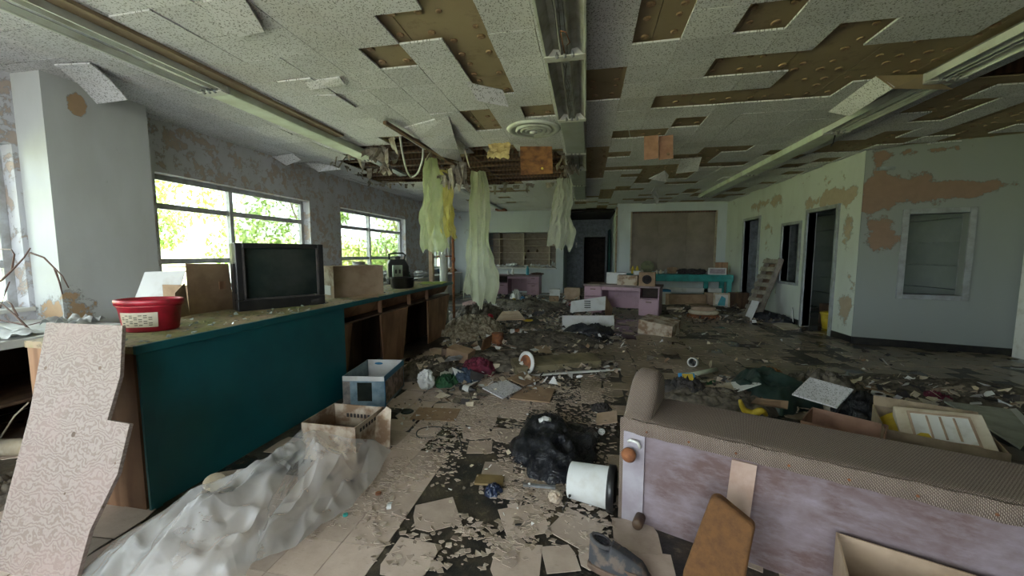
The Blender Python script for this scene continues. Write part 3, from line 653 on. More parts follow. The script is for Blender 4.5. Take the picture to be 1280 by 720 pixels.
m_shg = simple('broken_glass_bits', (.45, .52, .48), (.2, .24, .22), .15)
o = one(gs, 'broken_glass', 'small broken glass pieces strewn over the counter top', 'debris', m_shg, (-2.8, 2.5, HT), wo=True); o['kind'] = 'stuff'
# plywood board leaning on the counter end
def leaner():
    pts = [(58, 403), (153, 407), (150, 470), (134, 525), (162, 530), (147, 592), (112, 664), (96, 722), (92, 745), (-30, 745), (0, 655), (36, 520)]
    out = []
    for x, y in pts:   # plane leaning from the floor to the counter edge
        r = FW * F + RT * (x - 640) + UP * (360 - y); n = Vector((.05, .935, -.353)).normalized(); p0 = Vector((-2.5, 1.49, .95)); t = (p0 - Vector((0, 0, CAMZ))).dot(n) / r.dot(n)
        out.append(Vector((0, 0, CAMZ)) + r * t)
    return out
lp = leaner()
o = one(MB().prism(lp, Vector((.05, .935, -.353)).normalized() * .016), 'plywood_board', 'weathered pinkish plywood board with a notched edge leaning on the counter end', 'board', m_plyg, (-2.4, 1.3, 0), wo=True)
for (x, y, r_) in ((92, 543, .013), (57, 460, .010), (125, 460, .010), (81, 617, .006), (144, 579, .005), (127, 634, .005)):
    r = FW * F + RT * (x - 640) + UP * (360 - y); n = Vector((.05, .935, -.353)).normalized(); t = (Vector((-2.5, 1.49, .95)) - Vector((0, 0, CAMZ))).dot(n) / r.dot(n)
    q = Vector((0, 0, CAMZ)) + r * t; M = Matrix.Translation(q) @ n.to_track_quat('Z', 'Y').to_matrix().to_4x4(); child(MB().lathe([(0, -.0012), (r_, -.001), (r_, .004)], 12, M), 'knot', m_plyd, o, wo=True)
# ------------------------------------------------------------------ things on the counter
def tub():
    t = thing('paint_tub', 'faded red plastic tub with a paper label at the near end of the counter', 'tub', (*P(190, 412, HT).xy, HT), rz=.35)
    sx, sy = 1.22, .85
    child(MB().lathe([(.115, 0), (.125, .01), (.142, .16), (.148, .162), (.148, .175), (.143, .175), (.135, .16), (.12, .02), (0, .018)], 36, None, sx, sy), 'body', m_red, t, smooth=True)
    child(MB().lathe([(.146, .175), (.154, .172), (.156, .205), (.149, .21), (.140, .206), (.138, .18)], 36, None, sx, sy), 'rim', m_red, t, smooth=True)
    lb = MB()
    def f(u, v):
        a = rad(-128 + 76 * u); rr = .1285 + .0135 * (.25 + .6 * v); return (rr * sx * math.cos(a) * 1.012, rr * sy * math.sin(a) * 1.012, .035 + .095 * v)
    l_ = child(lb.grid(f, 12, 2), 'label_sticker', m_cream, t, label='cream paper label')
    mk = MB()
    for row in range(6):
        for k in range(7):
            if (row * 7 + k) % 3 == 2: continue
            u0 = .06 + k * .12; v0 = .12 + row * .13; q = [Vector(f(a, b_)) * 1.002 for a, b_ in ((u0, v0), (u0 + .09, v0), (u0 + .09, v0 + .05), (u0, v0 + .05))]; n_ = len(mk.v); mk.add(q, [(0, 1, 2, 3)])
    child(mk, 'small_print', m_cloth, l_)
tub()
def carton(name, label, loc, rz, w_, d, h, mat=m_card, flaps=(), cat='box', closed=False, tilt=(0, 0), inner=None, group=None):
    M = T(*loc, rz, tilt[0], tilt[1]); t = thing(name, label, cat, M=M, group=group); th = .006
    b = MB().box(-w_ / 2, -d / 2, 0, w_ / 2, d / 2, th); b.box(-w_ / 2, -d / 2, th, w_ / 2, -d / 2 + th, h).box(-w_ / 2, d / 2 - th, th, w_ / 2, d / 2, h).box(-w_ / 2, -d / 2 + th, th, -w_ / 2 + th, d / 2 - th, h).box(w_ / 2 - th, -d / 2 + th, th, w_ / 2, d / 2 - th, h)
    child(b, 'body', mat, t)
    if closed: flaps = (('f', 88, d / 2), ('b', 88, d / 2))
    for f_ in flaps:
        s_, ang, ln = f_[:3]; fm = f_[3] if len(f_) > 3 else mat; a = rad(ang)
        dx, dz = -math.sin(a) * ln, math.cos(a) * ln      # 0 = upright, 90 = folded inwards, negative = outwards
        e = .003
        if s_ == 'f': q = [(-w_ / 2 + e, -d / 2 + e, h), (w_ / 2 - e, -d / 2 + e, h), (w_ / 2 - e, -d / 2 - dx + e, h + dz), (-w_ / 2 + e, -d / 2 - dx + e, h + dz)]
        if s_ == 'b': q = [(-w_ / 2 + e, d / 2 - e, h), (w_ / 2 - e, d / 2 - e, h), (w_ / 2 - e, d / 2 + dx - e, h + dz), (-w_ / 2 + e, d / 2 + dx - e, h + dz)]
        if s_ == 'l': q = [(-w_ / 2 + e, -d / 2 + e, h), (-w_ / 2 + e, d / 2 - e, h), (-w_ / 2 - dx + e, d / 2 - e, h + dz), (-w_ / 2 - dx + e, -d / 2 + e, h + dz)]
        if s_ == 'r': q = [(w_ / 2 - e, -d / 2 + e, h), (w_ / 2 - e, d / 2 - e, h), (w_ / 2 + dx - e, d / 2 - e, h + dz), (w_ / 2 + dx - e, -d / 2 + e, h + dz)]
        child(MB().plate(q, .004), 'flap', fm, t)
    return t
# tall carton standing on end, white leaflet flap hanging from it
a, b_ = P(237, 394, HT), P(290, 386, HT); dv = (b_ - a); rz = math.atan2(dv.y, dv.x)
t = thing('cardboard_box', 'tall brown cardboard box on end beside the television, white inner flap hanging open', 'box', (a.x, a.y, HT), rz); Lw = .40
bb = MB(); hh = .415; bb.prism([(0, 0, 0), (Lw, 0, 0), (Lw - .03, 0, hh), (.0, 0, hh + .01)], (0, .006, 0)); bb.prism([(0, .006, 0), (0, .26, 0), (0, .26, hh * .6), (0, .006, hh * .6)], (.006, 0, 0)); bb.prism([(Lw, .0, 0), (Lw, .26, 0), (Lw - .03, .26, hh), (Lw - .03, 0, hh)], (-.006, 0, 0)); bb.box(.0, .006, hh - .02, Lw - .04, .2, hh - .012)
child(bb, 'body', m_card, t); child(MB().prism([(.0, -.002, 0), (-.16, -.06, .0), (-.15, -.07, .2), (-.02, -.002, .27)], (0, .005, 0)), 'flap', m_card2, t)
child(MB().plate([PY(160, 395, 2.5), PY(181, 340, 2.62), PY(232, 338, 2.72), PY(214, 395, 2.58)], .006), 'leaflet_flap', m_paper, t, wo=True, label='white slanting flap'); child(MB().box(.27, -.003, .19, .33, 0, .26), 'label_patch', m_ply, t)
# television
def tv():
    a, b_ = P(298, 390, HT), P(407, 380, HT); d = b_ - a; L = d.length; rz = math.atan2(d.y, d.x); t = thing('television', 'old black box television with a dusty cracked-looking dark screen on the counter', 'television', (a.x, a.y, HT), rz); H = .60
    b = MB(); e = .055
    b.prism([(0, 0, .0), (L, 0, .0), (L, 0, .095), (0, 0, .095)], (0, .10, 0)).prism([(0, 0, .095), (e, 0, .095), (e, 0, H), (0, 0, H)], (0, .10, 0)).prism([(L - e, 0, .095), (L, 0, .095), (L, 0, H), (L - e, 0, H)], (0, .10, 0)).prism([(e, 0, H - e * .8), (L - e, 0, H - e * .8), (L - e, 0, H), (e, 0, H)], (0, .10, 0))
    child(b, 'bezel', m_black, t, b=.008)
    hp = MB(); fr = [(0, .1, 0), (L, .1, 0), (L, .1, H), (0, .1, H)]; bk = [(.15, .50, .05), (L - .15, .50, .05), (L - .15, .50, H - .12), (.15, .50, H - .12)]; mid = [(.01, .25, .0), (L - .01, .25, 0), (L - .01, .25, H - .01), (.01, .25, H - .01)]
    hp.add(fr + mid + bk, [(0, 1, 5, 4), (1, 2, 6, 5), (2, 3, 7, 6), (3, 0, 4, 7), (4, 5, 9, 8), (5, 6, 10, 9), (6, 7, 11, 10), (7, 4, 8, 11), (8, 9, 10, 11)]); child(hp, 'rear_housing', m_black, t)
    child(MB().grid(lambda u, v: (e + (L - 2 * e) * u, .028 - .028 * (1 - (2 * u - 1) ** 2) * (1 - (2 * v - 1) ** 2) + .01, .095 + (H - .095 - e * .8) * v), 16, 12), 'screen', m_screen, t, smooth=True)
    ins = MB(); iy = -.004; ins.box(e - .004, iy, .1, e + .012, .02, H - e * .8).box(L - e - .012, iy, .1, L - e + .004, .02, H - e * .8).box(e, iy, .095, L - e, .02, .108); child(ins, 'screen_surround', m_cloth, t)
    child(MB().box(L - .13, -.006, .03, L - .06, 0, .06), 'control_flap', m_cloth, t); child(MB().box(-.012, .02, .16, 0, .12, .42), 'speaker_cover', m_black, t)
tv()
# second carton, long, with printed white flap
a, b_, c = P(343 + 50, 372, HT), P(436, 373, HT), P(470, 362, HT)
t = carton('cardboard_box', 'closed brown cardboard box with a pale flap between the television and the black pot', (-2.84, 4.22, HT), 1.05, .62, .40, .36, m_card2, (('f', 89, .2), ('b', 89, .2)))
child(MB().prism([(-.31, -.206, .14), (-.312, .1, .14), (-.312, .1, .36), (-.31, -.206, .36)], (-.004, 0, 0)), 'side_flap', m_cardw, t)
child(MB().box(-.316, -.12, .03, -.311, .04, .14), 'shipping_label', m_paper, t, label='white shipping label')
# pot
q = P(503, 360, HT); t = thing('cooking_pot', 'shallow black cooking pot on the counter in front of the black case', 'pot', (q.x, q.y, HT))
child(MB().lathe([(.14, 0), (.165, .02), (.175, .15), (.183, .155), (.18, .16), (.168, .155), (.158, .025), (0, .012)], 28), 'body', m_black, t, smooth=True)
for s_ in (-1, 1): child(MB().tube([(s_ * .17, -.05, .125), (s_ * .225, -.035, .13), (s_ * .225, .035, .13), (s_ * .17, .05, .125)], .009, 6), 'handle', m_black, t)
# black case with handle (behind pot)
q = P(519, 353, HT); t = thing('carrying_case', 'upright black plastic case with top handle near the far end of the counter', 'case', (q.x - .08, q.y - .45, HT), .6)
child(MB().prism([(-.17, 0, 0), (.17, 0, 0), (.17, 0, .30), (.11, 0, .42), (-.13, 0, .42), (-.17, 0, .34)], (0, .22, 0)), 'body', m_black, t, b=.015)
child(MB().tube([(-.13, .11, .41), (-.14, .11, .50), (-.09, .11, .52), (.09, .11, .52), (.13, .11, .49), (.11, .11, .41)], .016, 8), 'handle', m_black, t, smooth=True); child(MB().lathe([(.04, 0), (.045, .04), (.03, .05), (0, .05)], 14, T(.0, .1, .42)), 'lid_cap', m_cloth, t); child(MB().box(-.12, -.012, .06, .12, 0, .26), 'front_recess', m_cloth, t, b=.004)
# pale socket plate
q = P(492, 346, HT); t = thing('socket_box', 'pale green socket box with two dark openings standing behind the black pot', 'box', (-2.92, 5.55, HT), .7)
child(MB().box(-.075, 0, 0, .075, .06, .33), 'housing', simple('pale_green_plastic', (.45, .55, .42), (.3, .36, .28)), t, b=.006)
for x in (-.03, .03): child(MB().box(x - .012, -.004, .20, x + .012, .004, .26), 'slot', m_black, t)
# pitcher
q = P(461, 349, HT); t = thing('metal_pitcher', 'dull metal pitcher standing behind the pale cardboard box', 'pitcher', (-3.06, 4.72, HT), .4)
child(MB().lathe([(.085, 0), (.09, .02), (.08, .35), (.085, .40), (.08, .40), (.074, .35), (.08, .03), (0, .02)], 24), 'body', m_metal, t, smooth=True); child(MB().tube([(.08, 0, .36), (.15, 0, .34), (.15, 0, .2), (.085, 0, .14)], .01, 6), 'handle', m_metal, t, smooth=True)
# loose sheets on far end
for k, (x, y, s_, rz, lab, mt) in enumerate(((590 - 40, 352, .2, .2, 'yellow-green sheet lying at the far end of the counter', simple('lime_paper', (.5, .62, .08), (.3, .4, .08))), (470, 370, .16, .6, 'curled brown paper on the counter beside the pale box', m_card2))):
    q = P(x, y, HT + .01); one(MB().grid(lambda u, v: ((u - .5) * s_ * 2, (v - .5) * s_ * 3, .004 + .02 * abs(fb(u * 3, v * 3, k))), 8, 8), 'paper_sheet', lab, 'paper', mt, (min(q.x, -2.6), min(q.y, 6.2), HT + .003), rz)
# bench under the left windows with the clutter on it
t = thing('window_bench', 'low grey bench running under the left windows, heaped with papers', 'bench', (-4.9, 9, 0))
child(MB().box(XL + .02, 3.55, .72, -4.62, 13.8, .78), 'bench_top', m_white, t, wo=True); child(MB().box(XL + .02, 3.55, 0, -4.72, 13.8, .72), 'bench_front', m_wall_b, t, wo=True)
t = thing('wall_shelf_unit', 'white-topped low shelf unit below the nearest window, dark inside', 'shelf', (-4.6, 1.6, 0))
child(MB().box(XL + .02, .6, .78, -4.0, 2.62, .84), 'top', m_white, t, wo=True, b=.005)
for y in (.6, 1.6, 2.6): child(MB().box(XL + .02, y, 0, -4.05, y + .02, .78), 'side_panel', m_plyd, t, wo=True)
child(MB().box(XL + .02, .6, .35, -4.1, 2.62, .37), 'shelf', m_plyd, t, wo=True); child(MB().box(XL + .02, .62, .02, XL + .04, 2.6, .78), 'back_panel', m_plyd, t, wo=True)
# ------------------------------------------------------------------ sofa lying on its back
su = Vector((.937, -.35, 0)); sv = Vector((.35, .937, 0)); LS = 2.0
t = thing('sofa', 'tweed sofa tipped on its back, fabric-covered underside facing out, foreground right', 'sofa', (.2, 2.07, 0), math.atan2(-.35, .937)); H = .575
def pu(x0, y0, z0, x1, y1, z1): return MB().box(x0, y0, z0, x1, y1, z1)
child(pu(.012, 0, .0, LS - .01, .012, H - .055), 'dust_cover', m_cambric, t)
child(MB().box(.0, -.012, 0, .03, .02, H - .02), 'edge_welt', m_tweed, t)
child(MB().grid(lambda u, v: (LS * u, -.012 + .004 * math.sin(u * 90) - .008 * math.sin(v * 3.14), H - .075 + .075 * v + .006 * fb(u * 20, 0)), 90, 4), 'tacked_hem', m_tweed, t, smooth=True)
o = child(pu(.0, .014, .02, LS, .42, H - .001), 'seat_frame', m_tweed, t); bev(o, .02, 3)
ap = [(-.004, -.004, .0), (-.004, -.004, H), (-.004, .05, .60), (-.004, .12, .67), (-.004, .20, .735), (-.004, .28, .765), (-.004, .36, .76), (-.004, .42, .73), (-.004, .45, .67), (-.004, .46, .6), (-.004, .46, 0)]
ap = [(0, .0, .02)] + [(x, y, z) for x, y, z in ap[1:-1]] + [(0, .46, .02)]
o = child(MB().prism([(0, y, z) for x, y, z in ap], (.15, 0, 0)), 'arm', m_tweed, t, smooth=False); bev(o, .045, 5)
for p_ in o.data.polygons: p_.use_smooth = True
o = child(MB().prism([(0, y, z) for x, y, z in ap], (.17, 0, 0), T(LS - .17, 0, 0)), 'arm', m_tweed, t); bev(o, .035, 4)
o = child(pu(.17, .42, .0, LS - .17, .86, .22), 'backrest', m_tweed, t); bev(o, .05, 3)
child(pu(.02, -.014, .005, .13, -.001, H - .07), 'corner_patch', simple('pale_mauve_cloth', (.40, .37, .41), (.30, .26, .29), .9, 6), t, label='pale strip of dust cover at the corner')
child(MB().prism([(.50, -.015, .10), (.60, -.015, .10), (.625, -.015, .49), (.525, -.015, .49)], (0, .012, 0)), 'wood_slat', simple('pale_pink_wood_slat', (.52, .37, .30), (.4, .26, .2), .7, 9), t, label='pale wood slat showing through')
for x, z in ((.06, .40), (.12, .05)):
    k_ = child(MB().lathe([(.018, 0), (.02, .015), (.036, .035), (.038, .055), (.026, .075), (0, .08)] if z > .2 else [(.026, 0), (.027, .07), (.024, .08), (0, .08)], 20, T(x, -.012, z, 0, rad(90))), 'foot_knob', m_rust if z > .2 else m_plyd, t, smooth=True, label='turned wooden foot')
child(MB().tube([(.05, -.03, .46), (.065, -.04, .475), (.10, -.04, .47), (.112, -.035, .44)], .008, 6), 'white_cord', m_white, t, smooth=True)
for k in range(9): child(MB().lathe([(.006, 0), (.005, .003), (0, .004)], 8, T(.14 + k * .2, -.024, H - .045, 0, rad(90))), 'tack', m_rust, t)
# orange-brown foam cushion leaning on the sofa
cq = [(-.08, 0, -.02), (.17, 0, -.02), (.24, .05, .25), (.07, .1, .50), (.035, .1, .49), (-.06, .03, .2)]
def fore(x, y, n, p0):
    r = FW * F + RT * (x - 640) + UP * (360 - y); n = Vector(n); t_ = (Vector(p0) - Vector((0, 0, CAMZ))).dot(n) / r.dot(n); return Vector((0, 0, CAMZ)) + r * t_
n_, p0 = (-.30, -.88, .42), (.50, 1.72, .46)
pts = [fore(x, y, n_, p0) for x, y in ((888, 622), (898, 622), (944, 660), (936, 700), (926, 760), (915, 800), (845, 800), (853, 716), (872, 664))]
o = one(MB().prism(pts, Vector((.05, .10, 0)).normalized() * .05), 'seat_cushion', 'orange-brown foam cushion standing on end against the tipped sofa', 'cushion', m_foam, (.5, 1.7, 0), wo=True); bev(o, .014, 3)
# cardboard box bottom right
q = P(1043, 760, 0); B0 = fore(1045, 665, (0, 0, 1), (0, 0, .30)); B1 = fore(1230, 722, (0, 0, 1), (0, 0, .30)); d = (B1 - B0); Lb = d.length * 1.25; rz = math.atan2(d.y, d.x); dn = Vector((-d.y, d.x, 0)).normalized()
cc = B0 + d.normalized() * Lb / 2 - dn * .17
t = carton('cardboard_box', 'open pale cardboard box at the foot of the tipped sofa, lower right', (cc.x, cc.y, 0), rz, Lb, .34, .30, m_card2, ())
child(MB().box(-Lb / 2 - .002, -.1, .08, -Lb / 2 + .001, -.02, .2), 'tape', m_card, t, label='brown tape strip')
# ------------------------------------------------------------------ polythene over the floor by the counter
def drape(ctrl, nu, nv, seed, amp):
    """ctrl: rows of 3-D points, bilinear patches, crumpled by ridged noise"""
    nr, nc = len(ctrl), len(ctrl[0])
    def f(u, v):
        a = min(u * (nc - 1), nc - 1 - 1e-6); b = min(v * (nr - 1), nr - 1 - 1e-6); i, j = int(a), int(b); a -= i; b -= j; a = a * a * (3 - 2 * a) * .5 + a * .5; b = b * b * (3 - 2 * b) * .5 + b * .5
        p = (ctrl[j][i] * (1 - a) + ctrl[j][i + 1] * a) * (1 - b) + (ctrl[j + 1][i] * (1 - a) + ctrl[j + 1][i + 1] * a) * b
        r = 1 - abs(noise.noise(Vector((p.x * 4.5 + seed, p.y * 3.2, 0)))) * 2.2; r2 = 1 - abs(noise.noise(Vector((p.x * 11 + seed, p.y * 9, 3)))) * 2
        e = min(1, 5 * u, 5 * (1 - u)) * min(1, 5 * v, 5 * (1 - v)) * .8 + .2
        return Vector((p.x, p.y, max(.012, p.z + amp * r * e * (.5 + p.z * 2) + amp * .35 * r2 * e)))
    return MB().grid(f, nu, nv)
def V(x, y, z): return P(x, y, z)
A = [[V(70, 745, .02), V(150, 675, .10), V(230, 625, .20), V(330, 585, .27), V(378, 540, .36)],
     [V(130, 760, .03), V(210, 690, .15), V(270, 640, .26), V(350, 600, .26), V(383, 562, .34)],
     [V(220, 770, .02), V(290, 700, .10), V(335, 655, .14), V(362, 610, .22), V(381, 575, .32)],
     [V(280, 770, .01), V(300, 735, .03), V(335, 672, .03), V(358, 625, .05), V(380, 590, .2)]]
for r_ in A:
    for k, p_ in enumerate(r_): p_.x = max(p_.x, -2.37 + .0)
one(drape(A, 120, 80, 1, .095), 'plastic_sheet', 'crumpled clear polythene sheet piled against the teal counter front', 'plastic sheet', m_plastic2, (-2, 1.8, 0), smooth=True, wo=True)
A = [[V(375, 545, .33), V(400, 540, .33), V(440, 548, .30), V(468, 553, .22), V(489, 563, .12)],
     [V(372, 600, .24), V(400, 585, .26), V(425, 590, .20), V(450, 590, .10), V(474, 592, .04)],
     [V(335, 655, .10), V(365, 640, .14), V(392, 632, .10), V(418, 630, .05), V(440, 634, .015)],
     [V(262, 718, .015), V(300, 712, .015), V(340, 696, .015), V(370, 684, .015), V(400, 660, .012)]]
one(drape(A, 110, 90, 7, .085), 'plastic_sheet', 'clear polythene sheet spread over the floor in front of the small fruit carton', 'plastic sheet', m_plastic2, (-1.7, 2.1, 0), smooth=True, wo=True)
# ------------------------------------------------------------------ cartons by the counter
def place(xy, z=0): q = P(*xy, z); return (q.x, q.y, z)
t = carton('printed_box', 'blue and white printed carton with dark screen picture standing by the counter', (-2.10, 3.46, 0), .16, .40, .58, .30, simple('blue_grey_print', (.26, .36, .42), (.12, .2, .26), .5), (('l', 8, .0001),))
child(MB().box(-.2, -.293, .0, -.13, -.291, .25), 'print_panel', simple('faded_photo_print', (.30, .27, .24), (.14, .13, .13), .5, 14), t); child(MB().box(-.06, -.294, .06, .08, -.291, .24), 'printed_screen', m_screen, t, label='printed picture of a dark screen'); child(MB().box(-.2, -.293, .255, .2, -.2905, .30), 'white_band', m_paper, t)
child(MB().box(.2005, -.29, .25, .203, .29, .30), 'blue_band', m_blue, t, label='blue printed band'); child(MB().box(.2005, -.26, .03, .203, .26, .24), 'print_panel', simple('sepia_rock_print', (.34, .25, .2), (.13, .09, .07), .5, 16, lo=.45, hi=.55), t, label='sepia printed side'); child(MB().box(.2005, -.29, 0, .2035, -.27, .3), 'blue_corner', m_blue, t)
child(MB().box(-.19, .278, .02, .19, .283, .30), 'lining', m_paper, t, label='white inside wall with a dark oval mark'); child(MB().lathe([(.045, 0), (.045, .002), (0, .002)], 20, T(-.07, .277, .26, 0, rad(90)) , 1, .3), 'oval_mark', m_blue, t)
t = carton('fruit_carton', 'small brown printed carton under the edge of the polythene sheet', (-1.74, 2.43, 0), .0, .42, .36, .27, m_cardw, (), tilt=(0, 0))
mk = MB()
for k in range(7): mk.box(.211, -.13 + k * .036, .215, .2125, -.108 + k * .036, .24)
for k in range(9): mk.box(-.10 + k * .03, .1725, .17, -.08 + k * .03, .174, .20)
child(mk, 'stamped_lettering', m_cloth, t, label='dark stamped lettering too worn to read')
q = P(487, 560, 0); one(MB().prism([(0, 0, 0), (.02, .0, .30), (-.02, .03, .31), (-.22, .02, .12), (-.2, 0, 0)], (0, .006, 0)), 'torn_cardboard', 'torn cardboard piece with handle hole standing beside the small carton', 'cardboard', m_cardw, (q.x, q.y, 0), .3)
# toilet roll / cup against the teal panel
q = P(268, 622, .26); q = P(268, 606, .19); t = thing('paper_cup', 'cream cup with dark marks lying on the polythene against the teal panel', 'cup', (q.x, q.y, q.z - .06), 0); M = T(0, 0, .03, .3, rad(25), rad(20))
child(MB().lathe([(.035, 0), (.048, .07), (.052, .08), (.048, .085), (0, .08)], 20, M), 'body', m_cream, t, smooth=True); child(MB().lathe([(.0485, .055), (.0495, .07)], 8, M), 'dark_band', m_black, t)
# ------------------------------------------------------------------ ceiling light runs
ZC = CEIL
REF = [m_refl]
def trough(t, y0, y1, w_=.30, kind='open', z=ZC, dh=.085):
    """one section: kind open = bare reflector, lens = covered"""
    b = MB(); h = w_ / 2
    if kind == 'lens':
        child(MB().prism([(-h, y0, z - .012), (h, y0, z - .012), (h * .92, y0, z - dh), (-h * .92, y0, z - dh)], (0, y1 - y0, 0)), 'light_cover', t['lens'], t, wo=False, b=.006)
        return
    child(b.box(-h, y0, z - .004, h, y1, z - .001), 'back_plate', m_refl, t)
    for s_ in (-1, 1):
        child(MB().prism([(s_ * h, y0, z - .012), (s_ * (h - .012), y0, z - .012), (s_ * (h - .004), y0, z - dh), (s_ * (h + .012), y0, z - dh)], (0, y1 - y0, 0)), 'side_rail', m_lgrey, t)
        child(MB().prism([(s_ * h * .98, y0, z - dh + .01), (s_ * h * .62, y0, z - .012), (s_ * h * .34, y0, z - .02), (s_ * h * .22, y0, z - .075), (s_ * h * .18, y0, z - .075), (s_ * h * .30, y0, z - .012), (s_ * h * .62, y0, z - .006)], (0, y1 - y0, 0)), 'reflector', REF[0], t)
    child(MB().prism([(-h * .2, y0, z - .07), (h * .2, y0, z - .07), (h * .14, y0, z - .02), (-h * .14, y0, z - .02)], (0, y1 - y0, 0)), 'wiring_channel', m_metal, t)
def endplate(t, y, w_=.30, z=ZC):
    o = child(MB().box(-w_ / 2 - .012, y - .012, z - .10, w_ / 2 + .012, y + .012, z - .01).box(-w_ / 2 - .01, y - .075, z - .102, w_ / 2 + .01, y + .012, z - .092), 'end_plate', m_white, t, b=.004)
    for x in (-.06, .0, .06): child(MB().lathe([(.016, 0), (.014, .02), (.008, .024), (.007, .045), (0, .045)], 10, T(x, y - .06, z - .10, 0, rad(70))), 'lamp_socket', m_metal, o)
def wire(t, pts, r=.003, mat=m_black, name='wire'): child(MB().tube(pts, r, 5), name, mat, t, smooth=True)
def run(name, label, x, secs, w_, lens, group=None):
    t = thing(name, label, 'ceiling light', (x, secs[0][0], 0)); t2 = t; y00 = secs[0][0]
    class D(dict): pass
    for y0, y1, k in secs:
        b0 = y0 - y00; b1 = y1 - y00
        if k == 'lens': child(MB().prism([(-w_ / 2, b0, ZC - .003), (w_ / 2, b0, ZC - .003), (w_ / 2 * .93, b0, ZC - .09), (-w_ / 2 * .93, b0, ZC - .09)], (0, b1 - b0 - .01, 0)), 'light_cover', lens, t, b=.008)
        elif k == 'open': trough(t, b0, b1 - .005, w_)
        elif k == 'bare':
            child(MB().box(-.07, b0, ZC - .06, .07, b1, ZC - .002), 'channel', m_metal, t)
        endplate(t, b1 - .02, w_) if k != 'bare' else None
    return t
r0 = 1.0
t = run('fluorescent_light_run', 'long central row of bare and covered fluorescent fixtures running down the ceiling', -.19, [(r0, 3.2, 'open'), (3.2, 4.62, 'open'), (4.62, 6.15, 'lens'), (6.15, 7.3, 'open'), (7.3, 8.9, 'lens'), (8.9, 11.2, 'lens')], .30, m_lensg)
for s_ in range(3): wire(t, [(-.04 + .03 * s_, .8 + .1 * k, ZC - .085 - .02 * math.sin(k * 1.3 + s_) - (.03 if s_ == 2 and k in (5, 6, 7) else 0)) for k in range(14)], .0025)
wire(t, [(.02, 2.0, 3.0), (.05, 1.85, 2.94), (.03, 1.7, 2.93), (-.01, 1.75, 2.97), (.0, 2.1, 2.99)], .004, m_rust)
for k in range(3): wire(t, [(-.02 + .01 * k + .012 * math.sin(j * 1.7 + k), 2.25 + .13 * j, ZC - .088) for j in range(10)], .002)
REF[0] = m_lgrey
t = run('fluorescent_light_run', 'left row of light fixtures along the window side, bare near the camera then covered', -3.53, [(.6, 3.22, 'open'), (3.24, 5.9, 'lens')], .26, m_lens)
child(MB().beam((.0, 5.25, ZC - .05), (.12, 6.2, ZC - .14), .14, .04), 'dangling_channel', m_metal, t); child(MB().box(.14, 0, ZC - .03, .26, 4.2, ZC - .001), 'side_board_strip', m_lath, t, label='brown strip of board exposed beside the fixture')  # brown board strip running along the fixture
t = thing('ceiling_conduit', 'bare metal channel on the ceiling beyond the hole, above the far windows', 'conduit', (-3.05, 9.2, 0)); child(MB().beam((0, 0, ZC - .03), (.05, 4.4, ZC - .03), .10, .05), 'channel', m_metal, t); child(MB().box(-.15, 4.1, ZC - .07, .2, 4.5, ZC - .01), 'junction_box', m_rust, t)
t = run('fluorescent_light_run', 'right row of light fixtures with long pale covers beyond two broken open sections', 3.10, [(1.6, 4.25, 'open'), (4.27, 5.75, 'open'), (5.77, 8.4, 'lens'), (8.42, 11.3, 'lens')], .26, m_lens)
for k in range(4): wire(t, [(-.03 + .02 * k, 2.7 + .3 * j, ZC - .09 - .03 * abs(math.sin(j + k * 2))) for j in range(5)], .004, m_lgrey)
wire(t, [(.02, 4.15, 3.0), (.03, 4.2, 2.9), (.0, 4.2, 2.85)], .008)
# ------------------------------------------------------------------ hanging ceiling pieces (torn loose from the ceiling)
def hang(pts, mat, name='hanging_tile', label=None, cat='ceiling tile', th=.012, loc=None):
    q = [P(x, y, z) for x, y, z in pts]; c = sum(q, Vector()) / len(q)
    return one(MB().plate(q, th), name, label, cat, mat, tuple(c), wo=True)
# curved flap at the upper left
a, b_, c, d = P(68, 80, 3.07), P(112, 78, 3.07), P(160, 124, 2.93), P(122, 129, 2.93)
mb = MB(); mb.grid(lambda u, v: a.lerp(b_, u).lerp(d.lerp(c, u), v) + Vector((0, 0, .03 * math.sin(v * 3.14))), 4, 8); o = one(mb, 'hanging_tile', 'curling white perforated ceiling tile hanging in front of the grey pillar', 'ceiling tile', m_tile, tuple(a), wo=True); s_ = o.modifiers.new('solid', 'SOLIDIFY'); s_.thickness = .012
hang([(583, 103, 3.07), (629, 113, 3.07), (636, 134, 2.97), (597, 126, 2.97)], m_tile, label='white ceiling tile swinging down at the end of the long brown bare strip')
hang([(831, 213, 3.0), (811, 223, 2.9), (833, 227, 2.86), (836, 219, 2.96)], m_tile, label='small pale tile dangling below the right ceiling in front of the brown display wall')
hang([(818, 233, 2.95), (814, 240, 2.85), (820, 256, 2.7), (824, 250, 2.75)], m_tile, label='narrow pale tile strip hanging vertically above the brown display wall')
hang([(851, 199, 3.06), (877, 197, 3.06), (872, 214, 2.93), (845, 217, 2.93)], m_tile, label='square grey-white tile hanging by one edge left of the right light row')
hang([(1095, 95, 3.07), (1117, 110, 2.93), (1062, 145, 2.94), (1035, 140, 3.07)], m_tile, label='white tile bent down beside the right light row, brown back showing')
hang([(1095, 95, 3.065), (1155, 93, 3.07), (1192, 112, 2.96), (1117, 111, 2.92)], m_lath, name='hanging_board', label='brown board folded down across the right light row', cat='board')
hang([(381, 103, 3.07), (424, 97, 3.07), (432, 106, 3.05), (388, 113, 3.035)], m_tile, label='ceiling tile sagging open with a dark gap left of the brown square opening')
hang([(340, 196, 3.06), (366, 192, 3.06), (376, 200, 2.98), (358, 207, 2.95)], m_tile, label='pinkish-lit tile drooping over the second left window, nearest of the two')
hang([(383, 204, 3.06), (412, 206, 3.06), (426, 211, 2.97), (398, 214, 2.96)], m_tile, label='pinkish-lit tile drooping near the hole, farther of the two over the windows')
